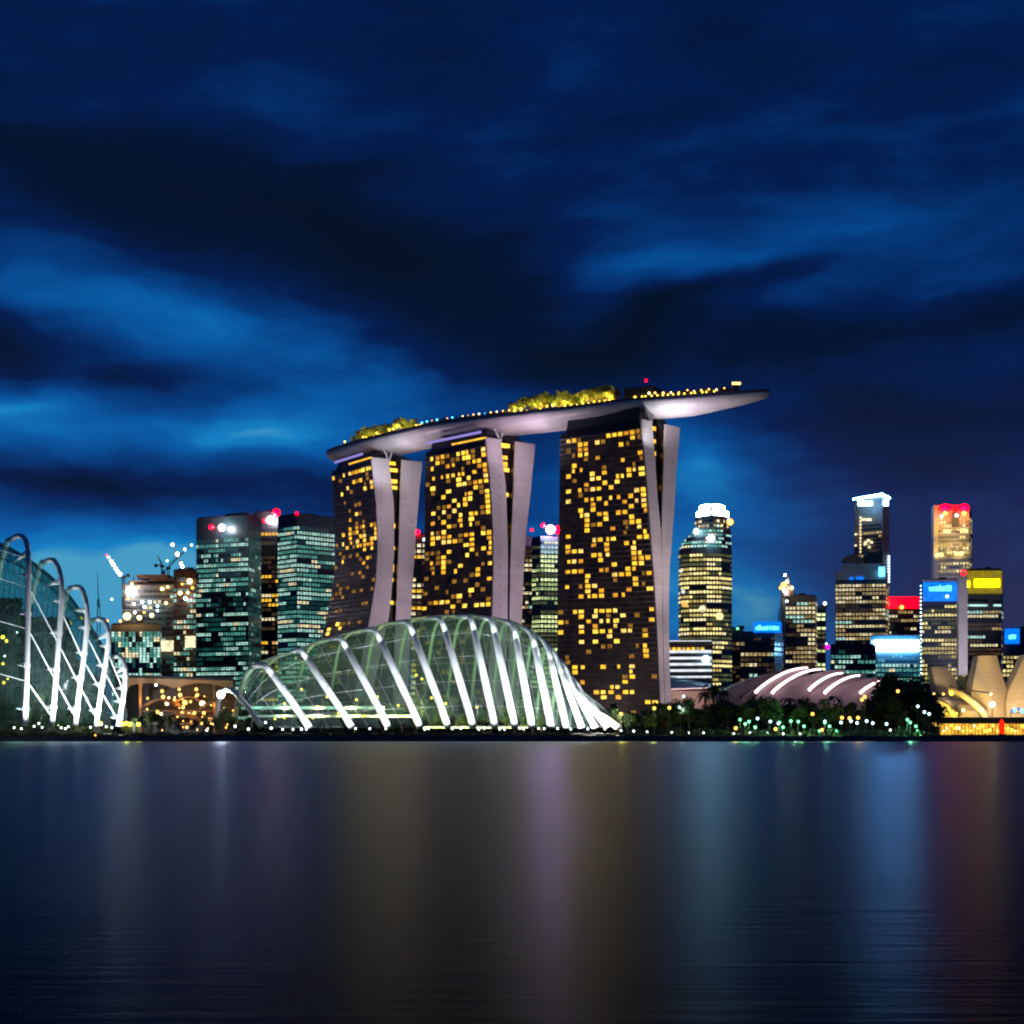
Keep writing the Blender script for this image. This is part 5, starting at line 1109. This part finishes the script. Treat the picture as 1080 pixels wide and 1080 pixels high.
    petal([(766, 1034, 1058), (756, 1029, 1062), (745, 1026, 1066), (730, 1026.5, 1064.5), (715, 1030, 1060.5), (702, 1033, 1057.5), (691, 1035.5, 1055.5)], 16, 790, 6, 'petal')
    petal([(766, 1062, 1100), (752, 1062, 1118), (740, 1062, 1124), (728, 1066, 1126), (714, 1073, 1128), (700, 1080, 1130), (690, 1085, 1130)], 16, 785, 6, 'petal')
    petal([(745, 1000, 1036), (738, 996, 1030), (730, 989, 1019), (722, 987.5, 1014), (713, 986, 1007), (703, 984.5, 999.5)], 14, 806, 4, 'petal')
    petal([(766, 985, 1035), (757, 980, 1038), (750, 977.5, 1036), (744, 979, 1028), (739, 985, 1016), (735.5, 994, 1006)], 14, 778, 5, 'bowl', bulge=.24)
    # swooping beams over the bowl
    for pts in ([(1002, 727, 776), (1012, 731, 772), (1024, 739, 770), (1036, 750, 770), (1040, 757, 772)], [(979, 741, 772), (990, 741, 766), (1000, 747, 764), (1008, 757, 766)]):
        mb = MB(); mb.tube(cr([P(*p) for p in pts], 14), 1.7, 6); mb.build('beam', M['petal'], mus, smooth=True)
    mb = MB(); mb.tube(cr([P(*p) for p in ((1010, 728, 768), (1025, 728.6, 764), (1046, 731, 760))], 8), .35, 5); mb.build('cable', M['dark_steel'], mus)
    for (px, py, r, m_) in ((1003.5, 731, .9, 'y_lamp'), (995, 732, .5, 'lantern'), (1035.5, 748.5, .6, 'lantern_pale'), (1016, 749, .6, 'lantern_pale'), (985, 732, .5, 'lantern'), (1045, 732, .5, 'lantern_pale'), (999, 752, .45, 'y_lamp'), (1004, 752, .45, 'y_lamp'), (1009, 752.5, .4, 'y_lamp')): lamp_ball(mus, px, py, 757, r, m_, 'lamp')
    spot(P(1046, 764, 748), P(1046, 715, 790), MUS_P, (1, .76, .40), 70, .8, 1); spot(P(1004, 764, 745), P(1003, 740, 778), MUS_P * .9, (1, .70, .10), 80, .8, 1)
    spot(P(990, 748, 765), P(993, 712, 806), MUS_P * .45, (1, .8, .5), 60, .8, 1); spot(P(1084, 764, 742), P(1080, 722, 785), MUS_P * 1.0, (1, .66, .38), 80, .8, 1)
    gl = thing('street_lamp', 'very bright white street lamp standing in front of the cream museum petals', 'lamp', (*PX(1046.5, 700), GZ))
    mb = MB(); q = P(1046.5, 743, 700); mb.tube([(q.x, 700, GZ - .05), (q.x, 700, q.z - .9)], .22, 6); mb.build('post', M['dark_steel'], gl)
    mb = MB(); mb.ball(q, 1.25); mb.build('globe', M['site_lamp'], gl, smooth=True)
    bs = thing('blue_sign', 'row of small blue lit shapes at the right edge below the museum petals', 'sign', (*PX(1072, 690), GZ))
    mb = MB(); a = P(1066, 752, 691); b = P(1083, 752, 691); mb.tube([(a.x, 691, GZ), a], .15, 5); mb.tube([(b.x, 691, GZ), b], .15, 5); mb.tube([a, b], .15, 5); mb.build('frame', M['dark_steel'], bs)
    for k, px in enumerate((1067, 1070, 1074.5, 1078, 1082)): q = P(px, 750 - (k % 3) * 1.1, 690); mb = MB(); mb.box(q, (.9, .4, 1.0 + .6 * (k % 2)), 0); mb.build('light', M['sign_cyan' if k % 2 else 'sign_blue'], bs)
    # promenade building
    pr = thing('promenade_pavilion', 'long flat-roofed waterside pavilion glowing amber behind slim columns, at the right edge', 'pavilion', P(1040, 779, 560))
    mb = MB(); mb.prism([PX(988, 552), PX(1150, 540), PX(1150, 580), PX(990, 585)], ZT(763, 550), ZT(756.5, 550)); mb.build('roof', M['facade_brown'], pr)
    mb = MB(); mb.prism([PX(984, 553), PX(1150, 541), PX(1150, 578), PX(986, 580)], GZ, ZT(776.3, 550) + .2); mb.build('deck', M['concrete'], pr)
    mb = MB(); a, b = P(992, 775, 572), P(1140, 775, 562); zt = ZT(763, 550) - .01; mb.hexa([a, b, b + Vector((0, .4, 0)), a + Vector((0, .4, 0)), Vector((a.x, a.y, zt)), Vector((b.x, b.y, zt)), Vector((b.x, b.y + .4, zt)), Vector((a.x, a.y + .4, zt))]); mb.build('lit_wall', M['band_warm'], pr)
    for k in range(31): x = 989 + k * 3.6; p = P(x, 776, 553.5 - k * .24); mb = MB(); mb.tube([(p.x, p.y, ZT(776.3, 550)), (p.x, p.y, zt)], .11, 6); mb.build('column', M['dark_steel'], pr)
    rng = random.Random(8)
    for k in range(22): lamp_ball(pr, 996 + k * 4 + rng.uniform(-1, 1), rng.choice((765.5, 768, 770, 771)), 558 - k * .2, rng.uniform(.22, .5), rng.choice(('a_lamp', 'y_lamp', 'lantern_pale')), 'lamp')
    rp = thing('red_pillar', 'glowing red pillar lantern in front of the amber waterside pavilion', 'lantern', P(1056.5, 779, 525))
    q = P(1056.5, 779, 525); x, y = q.x, q.y; mb = MB(); mb.box((x, y, GZ + .3), (1.7, 1.7, .7)); mb.build('base', M['dark_steel'], rp)
    mb = MB(); mb.loft([[Vector((x + math.cos(a * .785) * r, y + math.sin(a * .785) * r, GZ + z)) for a in range(8)] for r, z in ((.75, .66), (.95, 1.4), (1.0, 2.6), (.85, 3.8), (.55, 4.6), (.2, 5.1))]); mb.build('lantern_body', M['pillar_red'], rp)
    # entrance canopy between the domes
    ec = thing('entrance_canopy', 'dark-roofed entrance canopy with orange lit underside between the two glass domes', 'canopy', (*PX(190, 570), GZ))
    secs = []
    for k in range(25):
        f = k / 24; px = 128 + 118 * f; yb = 727 - 6.5 * abs(math.sin(f * math.pi * 2.1)) ** .8 + (3 if f < .05 else 0)
        secs.append([P(px, yb, 556), P(px, yb - 1, 590), P(px, 713.2 + 2.5 * f, 592), P(px, 714.5 + 3.5 * f, 554)])
    mb = MB(); mb.loft(secs); mb.build('roof', M['canopy'], ec)
    mb = MB(); mb.loft([[P(px, 713.6 + 3.5 * f, 553.5), P(px, 712.4 + 2.5 * f, 593), P(px, 711.6 + 2.5 * f, 593), P(px, 712.6 + 3.5 * f, 553.5)] for f, px in ((k / 8, 127 + 120 * k / 8) for k in range(9))]); mb.build('roof_cover', M['roof_dark'], ec)
    for px in (148, 226):
        q = P(px, 722, 565); mb = MB(); mb.tube([(q.x, 565, GZ), (q.x, 565, q.z - 1.2), (q.x, 565, q.z + 1.0)], [.5, .5, .9], 8); mb.build('column', M['canopy'], ec)
    mb = MB(); mb.prism([PX(132, 593), PX(248, 596), PX(248, 597), PX(132, 594)], GZ, ZT(716, 593)); mb.build('back_wall', M['facade_dark'], ec)
    for px, zz, pw in ((172, 9, 1800), (195, 7, 2200), (214, 7, 2000), (205, 13, 900), (230, 5, 900)):
        ld = bpy.data.lights.new('canopy_lamp', 'POINT'); ld.energy = pw * .13; ld.color = (1, .5, .16); ld.shadow_soft_size = .6
        lo = bpy.data.objects.new('canopy_lamp', ld); COL.objects.link(lo); lo.location = (*PX(px, 580), GZ + zz)
    for y, D_, x0, x1 in ((750, 568, 150, 238), (763, 560, 158, 250)):
        a, b = P(x0, y, D_), P(x1, y, D_); mb = MB(); mb.box(((a.x + b.x) / 2, D_ + 8, a.z), (b.x - a.x, 16, .6)); mb.build('floor', M['concrete'], ec)
    for (px, py, r, m_) in ((171, 729, .6, 'lantern'), (172, 735, .7, 'lantern'), (178, 736, .4, 'lantern_pale'), (189, 727, .5, 'lantern'), (190, 733, .7, 'lantern'), (184, 738, .5, 'lantern'), (195, 741, .9, 'lantern'), (193, 746, .6, 'lantern'), (207, 727, .6, 'lantern'), (208, 733, .6, 'lantern'), (213.5, 742, 1.0, 'lantern_pale'), (201, 740, .5, 'lantern'), (176, 742, .7, 'lantern_pale'), (166, 751, .7, 'lantern'), (170, 753, .5, 'lantern_pale'), (192, 752, .6, 'lantern'), (199, 756, .7, 'lantern'), (205, 752, .6, 'lantern'), (215, 752, .6, 'lantern'), (222, 758, .8, 'lantern'), (226, 763, .8, 'lantern_pale'), (213, 763, .5, 'lantern'), (202, 762, .6, 'lantern'), (184, 760, .4, 'lantern_pale'), (160, 755, .4, 'b_lamp'), (164.5, 722.5, .45, 'w_lamp'), (197, 767, .5, 'lantern'), (232, 757, .5, 'lantern'), (240, 764, .4, 'lantern'), (219, 768, .4, 'lantern_pale')):
        lamp_ball(ec, px, py, 557, r * .8, m_, 'lantern')
    for x0, x1, yp, D_ in ((150, 184, 739, 556), (181, 214, 736, 559), (210, 240, 741, 555), (163, 205, 755, 549), (200, 246, 757, 548)):
        secs = []
        for k in range(15):
            f = k / 14; x = x0 + (x1 - x0) * f; y = yp + 7 - 7 * math.sin(math.pi * f) ** .8; a = P(x, y, D_); b_ = a + Vector((0, 11, .8)); secs.append([a, b_, b_ + Vector((0, 0, .5)), a + Vector((0, 0, .5))])
        mb = MB(); mb.loft(secs); mb.build('lower_canopy', M['canopy'], ec)
        spot(P((x0 + x1) / 2, yp + 16, D_ + 4), P((x0 + x1) / 2, yp, D_ + 6), CAN_P * .5, (1, .55, .2), 130, .9, .4)
    r3 = random.Random(12)
    for k in range(46):
        px = r3.gauss(198, 26); py = r3.uniform(733, 771)
        if 150 < px < 247: lamp_ball(ec, px, py, 563 + r3.uniform(-5, 12), r3.uniform(.14, .36), r3.choice(('lantern', 'lantern', 'lantern_pale', 'a_lamp')), 'lantern')
    for px, e_ in ((148, 1), (172, 1), (190, 1.2), (208, 1.2), (226, .8)): spot(P(px, 745, 560), P(px + 4, 719, 568), CAN_P * e_, (1, .52, .18), 120, .9, .5)
    fl = thing('flood_lamp', 'dazzling white floodlamp on a post at the left end of the long glass dome', 'lamp', (*PX(233, 525), GZ))
    q = P(233, 732.5, 525); mb = MB(); mb.tube([(q.x, 525, GZ - .05), (q.x, 525, q.z - 1)], .2, 6); mb.build('post', M['dark_steel'], fl)
    mb = MB(); mb.ball(q, 1.35, 0, 12, 8); mb.build('lamp_head', M['site_lamp'], fl, smooth=True)
MUS_P = 62000; CAN_P = 4200

# ------------------------------------------------------------------ waterside planting and lamps
def build_shore():
    rng = random.Random(31)
    def grove(label, group, spec, protos, name=None):
        us = [[False] for _ in protos]
        for i, (px, D, h) in enumerate(spec):
            k = i if i < len(protos) else rng.randrange(len(protos)); x, y = PX(px, D)
            o = move_first_then_copy(protos[k], us[k], Vector((x, y, GZ)), rng.uniform(0, 6.28), h / 10)
    def mk(label, group, n, r=4.6, dens=800): return [broad_tree(100 + rng.randrange(999), 10, r * rng.uniform(.85, 1.15), label, group, dens) for _ in range(n)]
    l = 'dark leafy tree on the bank right of the long glass dome'; g = 'trees on the right bank'
    spec = [(655 + k * 6.3 + rng.uniform(-3, 3), rng.uniform(512, 575), rng.uniform(6.5, 10.5) + (1.5 if 700 < 655 + k * 6.3 < 900 else 0)) for k in range(44)]
    grove(l, g, spec, mk(l, g, 6))
    l = 'tall broad dark tree in the clump left of the cream museum'; g = 'tall trees left of the museum'
    spec = [(926, 560, 14), (934, 565, 16), (945, 560, 20), (954, 570, 18), (963, 560, 20), (972, 556, 16), (957, 545, 13), (978, 545, 13), (938, 545, 14), (985, 552, 12), (968, 540, 12), (949, 538, 11)]
    grove(l, g, spec, mk(l, g, 4, 3.9, 1300))
    l = 'dark tree in front of the amber entrance canopy'; g = 'trees by the entrance canopy'
    spec = [(150, 535, 6.5), (160, 545, 8.5), (168, 530, 6), (179, 540, 6.5), (188, 532, 5), (141, 530, 5.5), (205, 538, 5), (219, 530, 5.5), (228, 526, 6), (237, 540, 9.5), (244, 535, 7), (252, 530, 5)]
    grove(l, g, spec, mk(l, g, 3, 3.6))
    l = 'low bushy tree in front of the hooped glass dome'; g = 'bushy trees by the hooped dome'
    grove(l, g, [(8, 498, 2.8), (17, 499, 3.4), (38, 499, 3.0), (47, 500, 3.4), (66, 501, 3.4), (74, 502, 3), (92, 505, 2.8), (112, 508, 3.2), (-8, 500, 3.4), (131, 512, 3.6)], mk(l, g, 2, 5.2, 500))
    l = 'palm tree standing above the trees in front of the vaulted hall'; g = 'palms before the vaulted hall'
    pp = [palm_tree(5, 10, l, g), palm_tree(6, 10, l, g)]
    us = [[False], [False]]
    for i, (px, D, h) in enumerate(((752, 590, 17), (759, 588, 15), (745, 592, 14.5), (833, 585, 12.5), (880, 588, 13))): move_first_then_copy(pp[i % 2], us[i % 2], Vector((*PX(px, D), GZ)), i, h / 10)
    # ground cover along the bank
    mb = MB(); r2 = random.Random(9)
    for k in range(17000):
        px = r2.uniform(-60, 1140); D = 493.6 + 8 * r2.random() ** 1.5; x, y = PX(px, D); hmax = 1.1 + .7 * math.sin(px * .21) * math.sin(px * .057 + 1) + (.9 if 650 < px < 985 else 0)
        if px > 985: hmax = .5
        z = GZ - .1 + r2.random() * max(.35, hmax); s = r2.uniform(.25, .6); a = Vector((r2.gauss(0, 1), r2.gauss(0, 1), r2.gauss(0, 1))).normalized(); b = a.orthogonal().normalized(); p = Vector((x, y, z))
        mb.face([p - a * s * .6, p + b * s * .4, p + a * s * .6, p - b * s * .4], r2.randrange(3))
    tag(mb.build('undergrowth', LEAVES), kind='stuff')
    # lamps
    def lamps(label, group, m, r, h, spec, name='park_lamp'):
        p = lamp_post(h, r, m, label, group, name); us = [False]
        for (px, py, D) in spec:
            q = P(px, py, D); sc = max(.3, (q.z - GZ) / h); c = move_first_then_copy(p, us, Vector((q.x, q.y, GZ)), 0, 1)
            for ch in c.children:
                if ch.name.startswith('post'): ch.scale = (1, 1, sc)
                else: ch.location = (0, 0, h * sc - h)
    lamps('small white ground lamp at the foot of the white dome ribs', 'lamps at the ribs of the long dome', 'w_lamp', .27, 1.6, [(fx + dx, 768.5 + rng.uniform(-.6, .8), 503 + rng.uniform(-1, 1)) for fx, dx in ((309, 0), (327, -4), (371, 4), (390, 0), (410, -3), (443, 5), (452, 0), (473, 4), (486, 0), (499, 6), (511, 0), (522, 5), (532, 0), (543, 5), (552, 0), (561, 7), (575, -1), (588, 0), (602, 0), (620, 0), (636, 2), (298, 0))], 'ground_lamp')
    lamps('small pale lamp low on the bank right of the long dome', 'low lamps on the right bank', 'w_lamp', .30, 1.6, [(655, 770.5, 500), (668.5, 771, 500), (682.5, 772, 499), (708.5, 772.5, 499), (726.5, 773, 499), (742, 773, 499), (774, 773.5, 499), (791, 773, 499), (809.5, 773, 499), (826, 774, 499), (844, 774, 499), (939, 770, 502)], 'ground_lamp')
    lamps('green-white park lamp shining among the trees on the right bank', 'green-white lamps among the right trees', 'g_lamp', .42, 5, [(786, 763.5, 504), (790, 761, 504), (796.5, 767, 503), (780.5, 759, 505), (834, 760.5, 504), (842, 761, 504), (822, 762, 504), (826, 767, 503), (870, 762, 504), (875, 766, 503), (882, 771, 502), (960, 762, 504), (957, 759, 504), (966, 766, 503), (968, 772, 502), (848, 766, 503), (864, 771, 502)])
    lamps('blue-white lamp on a post among the trees on the right bank', 'blue-white lamps among the right trees', 'b_lamp', .40, 5, [(799, 757.8, 506), (812.5, 761, 505), (821, 763, 504), (897.5, 760.5, 505), (904, 762.5, 505), (914, 760.5, 505), (920.5, 762.7, 505), (935, 763.5, 505), (870, 761, 505), (887, 762, 505), (721, 734.5, 520), (717, 746, 515), (975, 751, 520), (980, 753, 520), (968, 745, 522)])
    lamps('amber lamp glimmering between the trees on the right bank', 'amber lamps among the right trees', 'a_lamp', .5, 5, [(655, 753, 512), (706, 746.5, 514), (690, 747, 514), (776, 768, 504), (909, 738, 525), (912, 735, 525), (867, 770, 503), (857, 753, 512), (888, 757, 508), (896, 757.5, 508), (905, 757, 508), (818, 769, 503), (947, 729, 528)])
    lamps('small white or greenish lamp in the shrubs before the hooped dome', 'lamps before the hooped dome', 'w_lamp', .27, 1.6, [(15, 767.5, 498), (22.5, 768.5, 498), (36, 766, 499), (44.5, 767, 499), (64.5, 767.5, 499), (69, 768.5, 499), (72, 766.5, 499), (95.5, 767, 500), (107, 764, 501), (112, 766.5, 501), (118, 767.5, 501), (41, 763, 500)], 'ground_lamp')
    lamps('yellow-green lamp under the trees at the left of the entrance canopy', 'yellow-green lamps by the canopy', 'y_lamp', .62, 2, [(130, 763.5, 508), (133.5, 763, 508), (137, 764, 508), (146, 764, 508), (106, 763, 505)])
    lamps('white waterside lamp below the entrance canopy', 'white lamps below the canopy', 'w_lamp', .34, 2, [(218, 770.5, 500), (248, 766, 503), (262, 769, 502), (280, 762, 506), (286, 768, 502), (318, 769, 501)])
    lamps('tiny orange lamp on the water edge below the hooped dome', 'orange edge lamps', 'a_lamp', .22, 1.0, [(100.5, 778.7, 493.6)], 'edge_lamp')

def build_tree_lights():
    for (px, py, D, col, pw) in ((787, 764, 503, (.3, 1, .4), 420), (797, 768, 502, (.3, 1, .4), 260), (838, 762, 503, (.4, 1, .5), 420), (824, 766, 502, (.3, 1, .5), 260), (872, 765, 502, (.4, 1, .5), 420), (960, 764, 502, (.3, 1, .5), 420),
                             (968, 770, 500, (.3, 1, .4), 260), (846, 770, 500, (.5, 1, .3), 220), (880, 771, 500, (.4, 1, .4), 220), (776, 766, 502, (1, .7, .1), 260), (656, 756, 509, (1, .8, .1), 420), (690, 750, 512, (.8, .9, .2), 220), (134, 764, 506, (.9, 1, .05), 420), (146, 764, 507, (.9, 1, .05), 220), (906, 742, 520, (1, .6, .1), 420), (720, 748, 512, (.7, .9, 1), 160)):
        ld = bpy.data.lights.new('tree_light', 'POINT'); ld.energy = pw * 3.2; ld.color = col; ld.shadow_soft_size = .3
        lo = bpy.data.objects.new('tree_light', ld); COL.objects.link(lo); lo.location = P(px, py, D)
    # the far wood beyond the gardens: one dark mass
    mb = MB(); r2 = random.Random(77)
    for k in range(9000):
        px = r2.uniform(-120, 1180); D = r2.uniform(820, 880); x, y = PX(px, D); top = 9 + 3 * math.sin(px * .09) + 2 * math.sin(px * .31 + 2)
        p = Vector((x, y, GZ + r2.random() ** .8 * top)); s_ = r2.uniform(1.2, 2.6); a = Vector((r2.gauss(0, 1), r2.gauss(0, .5), r2.gauss(0, 1))).normalized(); b = a.orthogonal().normalized()
        mb.face([p - a * s_, p + b * s_ * .8, p + a * s_, p - b * s_ * .8], r2.randrange(2))
    tag(mb.build('far_woods', LEAVES), kind='stuff')

def build_camera():
    cd = bpy.data.cameras.new('camera'); cam = bpy.data.objects.new('camera', cd); COL.objects.link(cam)
    cam.location = (0, 0, CZ); cam.rotation_euler = (R(90), 0, 0)
    cd.sensor_width = 36; cd.lens = 36 * F / 1080; cd.shift_y = (HZ - 540) / 1080; cd.clip_end = 30000; cd.clip_start = .5
    S.camera = cam
    sd = bpy.data.lights.new('sun', 'SUN'); sd.energy = .012; sd.angle = R(12); sd.color = (.6, .75, 1)
    so = bpy.data.objects.new('sun', sd); COL.objects.link(so); so.rotation_euler = (R(70), 0, R(-40))
    S.view_settings.view_transform = 'Standard'; S.view_settings.look = 'None'; S.view_settings.exposure = 0; S.view_settings.gamma = 1
    S.cycles.max_bounces = 8; S.cycles.transparent_max_bounces = 16; S.cycles.use_denoising = True; S.cycles.filter_width = 2.1
    S.cycles.sample_clamp_indirect = 6; S.cycles.caustics_reflective = False; S.cycles.caustics_refractive = False

LEAVES = [M['leaf_dark'], M['leaf_mid'], M['leaf_light']]
build_setting(); build_hotel(); build_deck(); build_dome(); build_forest(); build_city(); build_low(); build_shore(); build_tree_lights(); build_camera()
